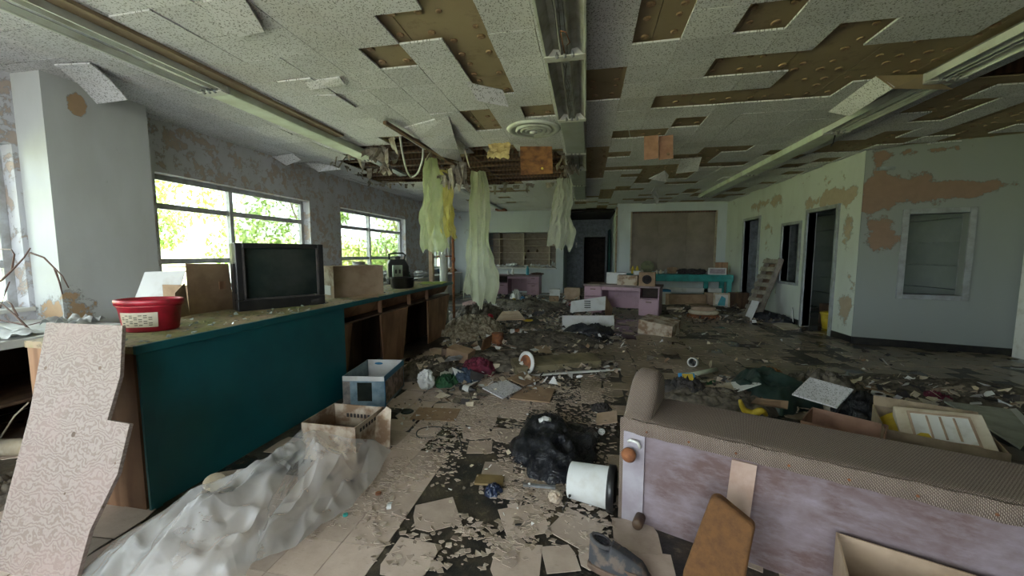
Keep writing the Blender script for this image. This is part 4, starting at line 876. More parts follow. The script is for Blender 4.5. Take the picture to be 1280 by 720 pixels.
hang([(254, 3, 3.07), (303, -6, 3.07), (331, 40, 3.04), (285, 49, 3.035)], m_tile, label='large perforated tile sagging at the top left with a dark open edge')
# drooping tile group over the hole
a, b_, c, d = P(505, 160, 3.07), P(560, 145, 3.07), P(578, 203, 2.98), P(552, 196, 2.93)
for k in range(3):
    p0, p1 = a.lerp(d, k / 3), b_.lerp(c, k / 3); p2, p3 = b_.lerp(c, (k + .97) / 3), a.lerp(d, (k + .97) / 3)
    one(MB().plate([p0, p1, p2, p3], .012), 'hanging_tile', ('nearest', 'middle', 'farthest')[k] + ' tile of the white triangular flap sagging over the ceiling hole', 'ceiling tile', m_tile, tuple(p0), wo=True)
one(MB().beam(P(481, 153, 3.05), P(572, 208, 2.92), .05, .035), 'wood_batten', 'long brown wood batten hanging along the edge of the sagging tiles', 'batten', m_wood, tuple(P(481, 153, 3.05)), wo=True)
# orange panel, brown tile square, yellow insulation
hang([(650, 184, 3.0), (690, 184, 3.0), (691, 217, 2.72), (651, 219, 2.72)], m_hang, 'hanging_board', 'rust-stained orange wood panel hanging under the hole beside the light row', 'panel', .015)
q = P(678, 211, 2.76); one(MB().lathe([(.02, 0), (.02, .006), (.012, .006), (.012, .012), (0, .012)], 12, T(0, 0, 0, 0, rad(90))), 'rusty_washer', 'small yellow-brown washer on the hanging orange panel', 'washer', m_yel, (q.x, q.y - .02, q.z))
t = thing('hanging_board', 'light brown two-piece ceiling tile back hanging in the centre of the ceiling', 'panel', tuple(P(823, 170, 3.0)))
for k in range(2):
    x0 = 805 + k * 18.5; child(MB().plate([P(x0, 171, 3.05), P(x0 + 18, 169, 3.05), P(x0 + 18, 198, 2.81), P(x0, 200, 2.81)], .01), 'panel_half', simple('light_brown_board', (.48, .27, .18), (.36, .19, .12)), t, wo=True)
child(MB().lathe([(.02, 0), (.02, .004), (0, .004)], 10, Matrix.Translation(P(835, 193, 2.85)) @ T(0, -.012, 0, 0, rad(90))), 'glue_dab', m_glue, t, wo=True)
m_insul = simple('yellow_insulation', (.62, .50, .22), (.4, .3, .12), .95, 14, .8)
a = P(610, 180, 3.08); b_ = P(637, 178, 3.08)
one(MB().grid(lambda u, v: a.lerp(b_, u) + Vector((.02 * fb(u * 6, v * 5), .05 * fb(u * 5, v * 5, 3) + .04 * math.sin(v * 6), -.22 * v * (1 + .35 * fb(u * 4, 0, 8)))), 14, 12), 'insulation_batt', 'torn yellow insulation hanging at the near rim of the ceiling hole', 'insulation', m_insul, tuple(a), smooth=True, wo=True)
q = P(700, 212, 3.0)
mb = MB(); CR = random.Random(9)
def crumple(seed, rx, ry, rz, amp=.35, fr=1.8, sub=4):
    bm = bmesh.new(); bmesh.ops.create_icosphere(bm, subdivisions=sub, radius=1)
    for v in bm.verts:
        n = v.co.copy(); r = 1 - abs(noise.noise(n * fr + Vector((seed * 7.3, 0, 0)))) * amp * 2 + .25 * amp * noise.noise(n * fr * 3 + Vector((0, seed * 3, 0)))
        v.co = Vector((n.x * rx, n.y * ry, n.z * rz)) * r
    m = MB(); m.v = [v.co.copy() for v in bm.verts]; m.f = [tuple(x.index for x in f.verts) for f in bm.faces]; bm.free(); return m
def clump(seed, w_, h_):
    r = random.Random(seed); m = MB()
    for k in range(16):
        p0 = Vector((r.gauss(0, w_ * .45), r.gauss(0, w_ * .35), h_ * r.uniform(.2, 1))); a = r.uniform(0, 6.3); d = Vector((math.cos(a), math.sin(a), r.uniform(-.3, .3))) * w_ * r.uniform(.4, .9); dn = Vector((r.gauss(0, .5) * w_, r.gauss(0, .4) * w_, -h_ * r.uniform(.7, 1.7)))
        m.plate([p0, p0 + d, p0 + d * .9 + dn * r.uniform(.5, 1), p0 + d * .4 + dn * r.uniform(.7, 1.2), p0 + dn * r.uniform(.5, 1)], .006)
    return m
for (x, y, z, rx, rz_, lab) in ((602 - 30, 218, 2.78, .16, .22, 'brown tangle of torn board hanging above the pipe column'), (560, 225, 2.70, .13, .12, 'small grey clump hanging just above the pipe column'), (475, 195, 2.95, .2, .14, 'dark torn board clump at the left end of the ceiling hole'), (481, 213, 2.88, .15, .10, 'pale ripped tile clump hanging under the left end of the hole'), (710, 212, 2.93, .12, .12, 'brown ragged clump beside the central light row above the plastic sheet')):
    q = P(x, y, z); one(clump(int(x), rx, rz_), 'torn_board', lab, 'debris', m_rag, tuple(q))
# cables looping from the hole
a = P(500, 170, 3.05)
for k, (path, lab, r_) in enumerate((([(500, 170, 3.08), (503, 190, 2.95), (508, 212, 2.85), (514, 221, 2.8), (522, 216, 2.83), (528, 200, 2.93), (529, 186, 3.05)], 'grey cable looping down from the ceiling hole left of the first plastic sheet', .016), ([(786, 162, 3.07), (785, 158, 3.0), (788, 175, 2.98), (787, 186, 2.95)], 'short thin white wire dangling in the middle of the ceiling', .004), ([(780, 262, 2.9), (770, 270, 2.75), (764, 285, 2.6), (768, 293, 2.55), (772, 283, 2.6)], 'thin wire hanging at the left end of the display wall', .006))):
    pts = [P(*p_) for p_ in path]
    if k == 2: pts = [PY(p_[0], p_[1], 13.0) for p_ in path]
    one(MB().tube(sm(pts), r_, 6), 'hanging_cable', lab, 'cable', m_lgrey, tuple(pts[0]), smooth=True, wo=True)
# ------------------------------------------------------------------ air diffuser
t = thing('ceiling_diffuser', 'round white ceiling air diffuser with concentric rings beside the light row', 'air vent', (-.70, 5.05, ZC)); 
child(MB().lathe([(.33, 0), (.35, -.012), (.32, -.035), (.27, -.03), (.26, -.005)], 40), 'outer_ring', m_lgrey, t, smooth=True)
for r_ in (.225, .165, .105): child(MB().lathe([(r_, .0), (r_ + .012, -.035), (r_ - .02, -.05), (r_ - .04, -.02)], 36), 'ring', m_lgrey, t, smooth=True)
child(MB().lathe([(0, -.03), (.045, -.04), (.05, -.06), (0, -.07)], 20), 'centre_cap', m_white, t, smooth=True); child(MB().lathe([(.26, .004), (.26, .006), (0, .006)], 24), 'throat', m_void, t)
child(MB().tube([(0, 0, -.06), (.0, .0, -.12)], .003, 5), 'pull_wire', m_metal, t)
# ------------------------------------------------------------------ hanging vapour sheets
def hsheet(cx, cy, z0, z1, w0, w1, seed, pleats, lab, rz=0, skew=0, mat=m_plastic, depth=.10, curve=None):
    def f(u, v):
        ww = w0 + (w1 - w0) * (v ** .7); s_ = (u - .5); a = pleats * 2 * math.pi * u + seed
        dd = depth * (.6 + .3 * v) * (math.sin(a * .6 + 1.6 * fb(v * 2, u, seed)) * .7 + .3 * math.sin(a * 1.7 + 3 * fb(v * 1.5, seed, 1))) + .05 * fb(u * 4, v * 4, seed)
        x = s_ * ww * (1 + .25 * fb(v * 3, seed, 2, 3)) + .05 * fb(u * 3, v * 3, seed + 5) + skew * v; dd += .05 * (1 - abs(noise.noise(Vector((u * 5 + v * 3, v * 4, seed)))) * 2); z = z0 + (z1 - z0) * v * (1 + .12 * fb(u * 3, 1, seed) * (v > .5) * (v - .5) * 2)
        wav = .35 * w1 * fb(v * 2.2, seed, 0, 2) * v
        x += wav * .5; M = T(cx, cy, 0, rz); return M @ Vector((x, dd, z))
    one(MB().grid(f, 72, 56), 'vapour_sheet', lab, 'plastic sheet', mat, (cx, cy, z1), smooth=True, wo=True)
hsheet(-2.60, 6.15, 3.07, 1.50, .18, .50, 1, 2.2, 'greenish plastic sheet hanging from the hole in front of the pipe column, left half', .1, .02)
hsheet(-2.40, 6.32, 2.9, 1.72, .20, .30, 4, 2.5, 'yellow-green plastic sheet hanging just left of the pipe column, right half', -.1, .05, sheet_mat('yellow_vapour_sheet', (.88, .80, .28), .65, .4, .85))
hsheet(-2.10, 7.3, 3.07, .48, .24, .62, 7, 2.5, 'long clear plastic sheet hanging almost to the floor right of the pipe column', 0, .03, sheet_mat('pale_vapour_sheet', (.82, .85, .64), .55, .3, .82), .13)
hsheet(-.50, 8.2, 3.05, 1.62, .28, .56, 11, 2.2, 'grey-white plastic sheet hanging from the ceiling beside the light row', 0, -.05, sheet_mat('grey_vapour_sheet', (.68, .70, .58), .45, .3, .85))
# ------------------------------------------------------------------ pipe column
t = thing('pipe_column', 'bundle of pale metal conduits rising to the ceiling at the counter end', 'pipes', (-2.93, 7.55, 0))
for k, (x, y, r_) in enumerate(((-.09, 0, .034), (-.02, .02, .034), (.05, -.01, .032), (.11, .03, .026))): child(MB().tube([(x, y, 1.42), (x, y, 2.63)], r_, 12), 'conduit', m_lgrey, t, smooth=True)
child(MB().tube([(0, 0, .0), (0, 0, 1.45)], .085, 16), 'lower_post', m_lgrey, t, smooth=True)
child(MB().box(-.14, -.06, 1.40, .16, .07, 1.425), 'clamp_plate', m_rust, t, b=.004); child(MB().box(-.12, -.06, 2.61, .14, .07, 2.66), 'top_collar', m_metal, t); child(MB().tube([(0, 0, 2.66), (0, 0, 3.3)], .03, 8), 'riser', m_metal, t)
t = thing('rusty_pipe', 'thin rust-orange pipe standing to the right of the pipe column', 'pipe', (-2.70, 7.5, 0)); child(MB().tube([(0, 0, 0), (0, 0, 1.42), (-.01, 0, 2.4)], .028, 10), 'pipe', m_rust, t, smooth=True); child(MB().tube([(0, 0, 1.3), (0, 0, 1.38)], .04, 10), 'coupling', m_rust, t, smooth=True)
one(MB().box(-.04, -.05, 0, .04, .05, 2.3), 'wood_post', 'narrow brown post behind the column at the counter end', 'post', simple('painted_post', (.42, .30, .2), (.3, .2, .13)), (-3.2, 7.55, 0))
# ------------------------------------------------------------------ back of the room
t = thing('shelving_unit', 'wide empty pale wooden shelving built into the back wall recess', 'shelves', (-3.73, 14.5, .95)); m_sh = simple('tan_shelf_board', (.66, .57, .44), (.5, .42, .32))
child(MB().box(0, .1, -.95, 2.62, .6, 0), 'base_cabinet', m_sh, t)
child(MB().box(0, .62, 0, 2.62, .64, 1.34), 'back_panel', simple('tan_back_panel', (.50, .43, .33), (.4, .33, .25)), t)
for z in (.005, .3, .56, .82, 1.08): child(MB().box(.0, .1, z, 2.62, .62, z + .025), 'shelf', m_sh, t)
for x in (.36, 1.32, 2.32): child(MB().box(x, .09, 0, x + .04, .62, 1.34), 'upright', m_sh, t)
for x, z, h_ in ((1.85, .585, .12), (1.38, .325, .13), (1.5, .585, .10)): one(MB().lathe([(.04, 0), (.045, h_ * .6), (.02, h_ * .8), (.02, h_), (0, h_)], 12), 'small_bottle', {1.85: 'small dark jar on the third shelf of the recess, right bay', 1.38: 'dark bottle on the second shelf of the recess by the middle upright', 1.5: 'small brown jar on the third shelf of the recess near the middle'}[x], 'jar', m_plyd, (-3.73 + x, 14.75, .95 + z))
MB().box(-3.76, 14.18, .90, -1.09, 14.48, .95).build('trim_2', m_white, kind='structure')
t = thing('display_board', 'large brown display board set in a pale frame on the far wall', 'board', (1.41, 13.15, .9))
child(MB().box(-.02, .075, 0, 2.65, .09, 1.95), 'backing', m_void, t)
for k in range(3): child(MB().box(.01 + k * .867, .02, 0, .01 + (k + 1) * .867 - .002, .04, 1.93), 'panel', simple('taupe_board', (.27, .225, .18), (.22, .18, .14), .85, 3), t)
for x in (0, 2.57): child(MB().box(x, -.06, 0, x + .045, .03, 1.93), 'frame_side', simple('cream_frame', (.5, .42, .3), (.35, .28, .2)), t)
child(MB().box(.045, -.06, 1.88, 2.57, .03, 1.93), 'frame_top', m_wood, t)
b = MB().box(.94, 13.06, 0, .99, 13.2, 3.0); b.build('trim_3', simple('bare_wood_trim', (.42, .33, .22), (.25, .2, .14)), kind='structure')
t = thing('green_curtain_panel', 'dark green panel standing at the right side of the corridor', 'panel', (.9, 16.6, 0)); child(MB().box(-.02, -.9, .2, .03, .3, 2.45), 'panel', simple('dark_green_panel', (.01, .09, .07), (.01, .05, .045)), t)
t = thing('thermostat', 'tiny white plate on the corridor back wall left of the doorway', 'switch plate', (-.44, 16.97, 1.75)); child(MB().box(-.03, -.01, .08, .03, 0, .22), 'plate', m_white, t); child(MB().box(-.03, -.01, 0, .03, 0, .05), 'lower_plate', m_white, t)
def desk(loc, rz, lab, w_=1.52, open_left=False):
    t = thing('steel_desk', lab, 'desk', loc, rz); D_ = .7; hh = .75; pw = .42
    child(MB().box(-w_ / 2 - .02, -.02, hh - .05, w_ / 2 + .02, D_, hh), 'desk_top', m_pinkt, t, b=.006)
    child(MB().box(-w_ / 2 + pw, .0, hh - .13, w_ / 2 - pw, .02, hh - .05), 'centre_drawer', m_pink, t, b=.004)
    child(MB().box(-w_ / 2 + pw, D_ - .03, .14, w_ / 2 - pw, D_ - .01, hh - .05), 'modesty_panel', m_pink, t)
    for s_ in (-1, 1):
        x0 = -w_ / 2 if s_ < 0 else w_ / 2 - pw
        b = MB().box(x0, .01, .08, x0 + .02, D_ - .01, hh - .05).box(x0 + pw - .02, .01, .08, x0 + pw, D_ - .01, hh - .05).box(x0 + .02, .01, .08, x0 + pw - .02, D_ - .01, .10).box(x0 + .02, D_ - .03, .1, x0 + pw - .02, D_ - .01, hh - .05).box(x0 + .02, .01, .46, x0 + pw - .02, D_ - .05, .475)
        child(b, 'pedestal', m_pink, t); miss = (s_ > 0) != open_left
        for z0, z1, gap in ((.10, .45, False), (.48, hh - .055, miss)):
            if gap: child(MB().box(x0 + .03, .3, z0, x0 + pw - .03, .32, z1), 'cavity_shade_sheet', m_void, t); continue  # dark sheet stands in for the shade inside the missing drawer's slot
            dr = child(MB().box(x0 + .012, -.012, z0, x0 + pw - .012, .02, z1), 'drawer', m_pink, t, b=.005); child(MB().box(x0 + pw / 2 - .06, -.024, z1 - .07, x0 + pw / 2 + .06, -.012, z1 - .05), 'handle', m_plyd, dr)
        for yy in (.06, D_ - .06): child(MB().box(x0 + pw / 2 - .03, yy - .03, 0, x0 + pw / 2 + .03, yy + .03, .09), 'leg', m_pink, t)
    return t
a, b_ = P(728, 393), P(822, 400); c = (a + b_) / 2; desk((c.x + .02, c.y - .05, 0), math.atan2(b_.y - a.y, b_.x - a.x) - .0, 'pink steel desk in the middle of the room with its upper right drawer missing', (b_ - a).length * .98)
desk((-2.3, 12.75, 0), .0, 'pink steel desk below the recessed shelves, one left drawer missing', 1.5, True)
DT = .75
# things on desk in the middle
for px, py, w_, d_, h_, lab, mt, rz in ((770, 354, .46, .34, .26, 'white and green printed box standing on the pink desk behind a brown one', m_paper, .1), (783, 356, .44, .3, .22, 'worn brown carton on the pink desk beside the black-stamped box', m_cardw, -.1), (805, 358, .34, .3, .30, 'brown box with a round black stamp at the right end of the pink desk', m_card, -.05), (794, 350, .12, .2, .30, 'narrow white carton wedged between boxes on the pink desk', m_paper, .2)):
    q = P(px, py, DT); yy = min(max(q.y, 8.9), 9.3); q = PY(px, py, yy) if False else Vector(((px - 733) / 475 * yy, yy, DT))
    t = carton('cardboard_box', lab, (q.x, yy + (.28 if h_ == .26 or w_ == .12 else .02), DT), rz - .16, w_, d_, h_, mt, closed=True)
    if 'stamp' in lab and 'round' in lab:
        k_ = MB(); k_.lathe([(.10, 0), (.10, .003), (.085, .003), (.085, 0)], 24, T(0, -d_ / 2, h_ / 2, 0, rad(90)))
        for a_ in range(5): k_.beam((-.07 + .035 * a_, -d_ / 2 - .002, h_ / 2 - .07), (-.035 + .025 * a_, -d_ / 2 - .002, h_ / 2 + .07), .016, .003)
        child(k_, 'round_stamp', m_cloth, t, label='round black lattice stamp')
# things on the far pink desk
for x, mt, h_, lab in ((-2.66, m_white, .16, 'short white bottle at the left end of the far pink desk'), (-2.50, m_white, .24, 'tall white bottle with spout on the far pink desk')):
    one(MB().lathe([(.035, 0), (.04, .01), (.04, h_ * .6), (.012, h_ * .8), (.012, h_), (0, h_)], 14), 'bottle', lab, 'bottle', mt, (x, 12.95, DT), smooth=True)
one(MB().lathe([(.05, 0), (.055, .01), (.055, .2), (.03, .25), (.03, .3), (0, .3)], 14), 'spray_can', 'cyan container standing on the far pink desk', 'can', m_cyan, (-1.98, 12.95, DT), smooth=True)
one(crumple(3, .25, .14, .05, .3, 2), 'cloth_pile', 'flat brown rag on the right end of the far pink desk', 'cloth', m_plyd, (-1.65, 13.0, DT + .035))
# papers and clutter on the recess ledge, and windows ledge
for k in range(16):
    x = -3.6 + k * .16; s_ = random.Random(k).uniform(.1, .22)
    one(MB().grid(lambda u, v: ((u - .5) * s_ * 1.6, (v - .5) * s_, s_ * (1.1 * abs(fb(u * 2 + k, v * 2)) + .25 * u)), 5, 5), 'crumpled_paper', 'crumpled white paper heaped on the ledge of the shelf recess', 'paper', m_paper, (x, 14.34, .955), k * .7, 'papers on the recess ledge')
# ------------------------------------------------------------------ turquoise bench
t = thing('work_bench', 'long turquoise-painted wooden workbench below the brown display board', 'workbench', (2.6, 11.9, 0)); L2 = 1.55; BH = .86
child(MB().box(-L2, 0, BH - .04, L2, .75, BH), 'bench_top', m_teal2, t, b=.005); child(MB().box(-L2, -.015, BH - .20, L2, 0, BH - .02), 'apron', m_teal2, t)
for x in (-L2 + .05, L2 - .15, .95):
    for y in ((.01, .62) if x != .95 else (.6,)): child(MB().box(x, y, 0, x + .12, y + .09, BH - .04), 'leg', m_teal2, t)
child(MB().box(-L2 + .1, .60, .28, L2 - .1, .64, .42), 'back_rail', m_white, t)
BR = random.Random(21)
BI = [(-1.2, 'tall'), (-1.05, 'tall'), (-.9, 'jar'), (-.72, 'plate'), (-.5, 'jar'), (-.35, 'jar'), (-.2, 'can'), (0, 'sheet'), (.25, 'blk'), (.5, 'blk'), (.7, 'blk'), (.95, 'can'), (1.15, 'frame'), (1.4, 'brd')]
for k, (x, kd) in enumerate(BI):
    z = BH; p_ = (2.6 + x, 11.9 + BR.uniform(.15, .5), z)
    if kd in ('tall', 'jar', 'can'):
        h_ = {'tall': .24, 'jar': .12, 'can': .15}[kd]; one(MB().lathe([(.035, 0), (.045, .01), (.045, h_ * .65), (.02, h_ * .85), (.02, h_), (0, h_)], 12), 'bottle', '%s on the turquoise bench, item %s from its left end' % ({'tall': 'tall slim yellow-capped bottle', 'jar': 'small pale jar', 'can': 'dark little can'}[kd], ('first', 'second', 'third', 'fourth', 'fifth', 'sixth', 'seventh', '', '', '', '', 'twelfth')[k]), 'bottle', {'tall': m_yel, 'jar': m_cream, 'can': m_metal}[kd], p_, smooth=True)
    elif kd == 'blk': one(crumple(k, .2, .14, .1, .5, 2, 3), 'dark_bundle', 'dark bundle on the turquoise bench, %s of three' % {.25: 'left', .5: 'middle', .7: 'right'}[x], 'bundle', m_cloth, (p_[0], p_[1], z + .08))
    elif kd == 'plate': one(MB().lathe([(0, 0), (.2, .01), (.2, .02), (0, .02)], 24, T(0, 0, .2, 0, rad(75))), 'round_board', 'olive disc leaning at the back of the turquoise bench', 'disc', simple('olive_paint', (.16, .17, .09), (.1, .1, .06)), (p_[0], 12.5, z))
    elif kd == 'sheet': one(crumple(12, .22, .1, .12, .5, 2, 3), 'paper_bag', 'crumpled brown paper bag at the back of the turquoise bench', 'paper bag', m_card, (p_[0], 12.5, z + .09))
    elif kd == 'frame':
        t2 = thing('picture_frame', 'small white framed picture standing near the right end of the turquoise bench', 'picture', (p_[0], 12.0, z), -.1); child(MB().box(-.24, 0, 0, .24, .025, .2), 'frame', m_paper, t2, b=.004); child(MB().box(-.2, -.004, .03, .2, 0, .17), 'print', simple('faded_print', (.4, .34, .36), (.25, .2, .22), .5, 12), t2)
    else: one(MB().box(-.17, 0, 0, .17, .02, .36, T(0, 0, 0, 0, rad(-12))), 'wood_board', 'tan wooden board leaning on the wall at the right end of the turquoise bench', 'board', m_ply, (4.0, 12.45, z), -.3)
# ------------------------------------------------------------------ slatted pallet leaning on the partition
t = thing('pallet', 'narrow grey wooden pallet with blocks leaning on the partition beside the doorway', 'pallet', (3.78, 9.5, 0), M=T(3.70, 9.55, 0, rad(12)) @ Euler((0, rad(19), 0)).to_matrix().to_4x4()); m_pal = simple('grey_weathered_wood', (.30, .27, .22), (.17, .15, .12), .85, 6)
for y in (-.22, .22 - .04): child(MB().box(0, y, 0, .10, y + .04, 1.45), 'rail', m_pal, t)
child(MB().box(.1, -.22, 0, .115, .22, 1.45), 'back_board', m_plyd, t)
for k in range(8): child(MB().box(-.025, -.24, .02 + k * .185, .0, .24, .115 + k * .185), 'slat', m_pal, t)
for k in range(8):
    for y in (-.10, .06): child(MB().box(-.0, y, .03 + k * .185, .09, y + .07, .12 + k * .185), 'block', m_pal, t)
one(MB().box(-.012, -.1, 0, .012, .1, .46, T(0, 0, 0, 0, 0, rad(22))), 'white_plank', 'short white board propped against the foot of the pallet', 'board', m_paper, (3.52, 9.15, 0), .3)
# ------------------------------------------------------------------ things on the floor
def at(x, y, z=0): q = P(x, y, z); return q
def heap(seed, rx, ry, h, fr=3, amp=.5):
    def f(u, v):
        a = 2 * math.pi * u; r = v; w_ = 1 + .28 * fb(math.cos(a) * 1.3, math.sin(a) * 1.3, seed); x = r * math.cos(a) * rx * w_; y = r * math.sin(a) * ry * w_
        k = 1 - abs(noise.noise(Vector((x / rx * fr + seed, y / ry * fr, seed * 1.7)))) * 2.0; k2 = 1 - abs(noise.noise(Vector((x / rx * fr * 2.6, y / ry * fr * 2.6 + seed, 2)))) * 2
        return (x, y, max(.004, h * (max(0, 1 - r * r)) ** .5 * (1 - amp + amp * k + amp * .4 * k2)) if r < .999 else 0.002)
    m = MB(); m.grid(f, 64, 26); return m
def heap_at(name, label, cat, mat, px, py, w_px, d, h, seed, fr=3, amp=.5, rz=0, z=0, stuff=False, group=None):
    q = at(px, py); wd = w_px / 475 * q.y; o = one(heap(seed, wd / 2, d / 2, h, fr, amp), name, label, cat, mat, (q.x, q.y, z), rz, group, smooth=True)
    if stuff: o['kind'] = 'stuff'
    return o
t = heap_at('bin_bag', 'crumpled shiny black bin bag lying on broken tiles in the middle foreground', 'bag', m_bag, 695, 560, 112, .95, .15, 2, 2.0, .55, .2)
child(crumple(5, .055, .045, .035, .3, 2, 3), 'white_scrap', m_paper, t).location = (-.07, .14, .15)
# bucket lying on its side
a, b_ = at(712, 628), at(758, 640); t = thing('bucket', 'white plastic bucket lying on its side with dark rim, left of the sofa corner', 'bucket', M=Matrix.Translation((a.x + .12, a.y + .02, .118)) @ Euler((0, rad(90), -.18)).to_matrix().to_4x4())
child(MB().lathe([(0, -.125), (.092, -.125), (.1, -.12), (.113, .10), (.118, .10), (.118, .115), (.11, .115), (.106, .08), (.094, -.115), (0, -.115)], 32), 'body', m_paper, t, smooth=True); child(MB().lathe([(.112, .10), (.124, .10), (.126, .135), (.117, .14), (.108, .12)], 32), 'rim', m_black, t, smooth=True, label='black rim')
child(MB().tube([(.03, -.112, -.1), (.06, -.135, -.11), (.09, -.15, -.13), (.113, -.17, -.12), (.113, -.26, -.14)], .0025, 6), 'cord', m_black, t, smooth=True); child(MB().lathe([(.008, 0), (.008, .006), (0, .006)], 8, T(.03, -.108, -.1, 0, rad(90))), 'hole_grommet', m_black, t)
heap_at('wet_rag', 'black wet rag tucked behind the white bucket', 'rag', m_cloth, 738, 600, 46, .12, .08, 33, 3)
# shoe
q = at(772, 716); t = thing('shoe', 'muddy dark trail shoe with brown sole below the bucket', 'shoe', (q.x - .005, q.y + .0, 0.004), -.3); t.scale = (1.1, 1.1, 1.1); m_sole = simple('brown_rubber_sole', (.16, .10, .07), (.07, .05, .035), .7); m_up = simple('dark_shoe_fabric', (.045, .045, .05), (.13, .10, .08), .8, 16, .5, lo=.5, hi=.6)
def shoe_sec(u):   # half width, height, centre y along the length
    return (.036 + .014 * math.sin(min(1, u * 1.15) * 3.14) + (.006 if .55 < u < .9 else 0)) * (1 if u < .93 else (1 - (u - .93) * 8)) * (1 if u > .04 else .8)
def upper(u, v):
    a = math.pi * v; hw_ = shoe_sec(u); top = (.085 + .02 * math.cos(u * 9)) if u < .34 else (.10 - (u - .34) * .085) if u < .88 else max(.014, .054 - (u - .88) * .32); dip = .045 * 0
    return (-.11 + .24 * u, math.cos(a) * hw_ * (.92 if math.sin(a) > .6 else 1), .022 + max(.012, top - dip) * min(1, math.sin(a) * 1.15) + .002 * fb(u * 14, v * 14))
child(MB().grid(upper, 30, 20), 'upper', m_up, t, smooth=True)
child(MB().prism([(-.115 + .25 * u, s_ * (shoe_sec(u) + .006), 0) for s_, rng in ((1, range(0, 13)), (-1, range(12, -1, -1))) for u in [k / 12 for k in rng]], (0, 0, .028)), 'sole', m_sole, t, b=.004)
child(MB().tube([(-.066 + .042 * math.cos(k * .5236), .028 * math.sin(k * .5236), .112 - .010 * math.cos(k * .5236)) for k in range(13)], .009, 8), 'collar', simple('grey_padded_collar', (.09, .085, .09), (.05, .05, .05), .9), t, smooth=True); child(MB().lathe([(.028, 0), (0, .001)], 16, T(-.066, 0, .118, 0, 0, .12), 1.25, .8), 'opening', m_bag, t)  # the dark disc on top stands in for the shade inside the shoe
for k in range(4): child(MB().tube([(-.02 + k * .022, -.026, .098 - k * .008), (-.015 + k * .022, 0, .114 - k * .009), (-.01 + k * .022, .026, .098 - k * .008)], .003, 6), 'lace', m_cloth, t, smooth=True)
child(MB().grid(lambda u, v: (.125 * (.3 + .6 * u) - .02, -.048 - .0005, .03 + .03 * v), 4, 2), 'side_panel', m_sole, t)
# cable loop
pts = [(577, 563), (575, 550), (568, 540), (550, 534), (530, 535), (521, 540), (524, 547), (545, 547), (570, 543)]; pw = [at(x, y, .008) for x, y in pts]
one(MB().tube(sm(pw), .006, 6), 'cable', 'black cable loop lying on the tiles in front of the printed carton', 'cable', m_black, tuple(pw[0]), smooth=True, wo=True)
q = at(509, 516); one(MB().lathe([(.055, 0), (.06, .004), (.05, .012), (.04, .008), (0, .008)], 24), 'green_disc', 'dark green round lid on the floor right of the printed carton', 'lid', m_dgreen, (q.x, q.y, .008), smooth=True)
q = at(545, 519); one(MB().box(-.2, -.13, 0, .2, .13, .008), 'cardboard_sheet', 'flat brown cardboard sheet beside the green lid', 'cardboard', m_card, (q.x, q.y, .006), .1)
q = at(487, 636); one(MB().grid(lambda u, v: (.025 * (u - .5), .08 * (v - .5), .015 + .012 * math.sin(v * 5)), 2, 6), 'paper_strip', 'small white folded paper strip near the polythene edge', 'paper', m_paper, (q.x, q.y, .01), .4)
for x, y, mt, lab, r_ in ((432, 646, m_teal2, 'small green bottle cap by the polythene edge', .014), (473, 619, m_rust, 'brown leaf-like scrap on the tiles beside the polythene', .018)):
    q = at(x, y); one(MB().lathe([(r_, 0), (r_, .008), (r_ * .8, .01), (0, .01)], 10), 'crown_disc' if 'cap' in lab else 'leaf', lab, 'cap' if 'cap' in lab else 'leaf', mt, (q.x, q.y, .008))
# dark blue blobs in the tile hole, round brown lump
heap_at('plastic_scrap', 'dark blue crumpled plastic in a hole among the broken tiles', 'scrap', simple('navy_plastic', (.02, .035, .08), (.01, .015, .04), .3), 617, 616, 24, .12, .05, 41, 3)
q = at(612, 603); one(MB().box(-.09, -.05, 0, .09, .05, .012), 'wood_scrap', 'yellow-brown square of wet board behind the dark blue plastic', 'board', simple('yellow_brown_board', (.24, .17, .07), (.15, .1, .045)), (q.x, q.y, .01), .1)
q = at(694, 628); one(crumple(8, .045, .045, .04, .2, 2, 3), 'brown_lump', 'round brown clod left of the white bucket', 'clod', m_cardw, (q.x, q.y, .035))
q = at(674, 612); one(MB().beam((-.1, 0, .02), (.1, .01, .02), .02, .015), 'metal_bar', 'short grey bar lying in front of the black bag', 'bar', m_metal, (q.x, q.y, .0))
heap_at('wet_rag', 'black shadowy rag on the tiles behind the bin bag, by the sofa arm', 'rag', m_cloth, 752, 512, 28, .2, .05, 45, 3)
q = at(757, 527); one(MB().box(-.08, -.09, 0, .10, .09, .008, T(0, 0, .03, 0, .15, -.25)), 'cardboard_piece', 'tan cardboard piece sticking up beside the sofa corner', 'cardboard', m_card2, (q.x, q.y, .0), -.1)
q = at(755, 544); one(crumple(18, .03, .03, .03, .3, 2, 3), 'paper_ball', 'small white paper ball against the sofa corner', 'paper', m_paper, (q.x - .02, q.y, .028))
# white ceiling tile and brown cardboard lying centre
def flat(pts, mat, name, lab, cat, th=.012, z=.012, group=None):
    q = [P(*p_[:2], p_[2] if len(p_) > 2 else z) for p_ in pts]; c = sum(q, Vector()) / len(q); return one(MB().plate(q[::-1], th), name, lab, cat, mat, (c.x, c.y, 0), wo=True, group=group)
flat([(603, 486), (630, 475), (652, 486), (628, 499)], m_tile, 'fallen_tile', 'white ceiling tile lying flat in the centre of the floor', 'ceiling tile', z=.04)
flat([(637, 499), (658, 483), (694, 487), (687, 504)], m_card, 'cardboard_sheet', 'flat brown cardboard lying right of the white centre tile', 'cardboard')
flat([(634, 474), (655, 466), (675, 475), (655, 483)], m_card, 'cardboard_sheet', 'brown cardboard piece under the paper plate', 'cardboard', z=.05)
flat([(620, 401), (628, 390), (648, 389), (657, 400)], m_card2, 'board', 'tan board lying tilted among the debris in front of the far desk', 'board', z=.18)
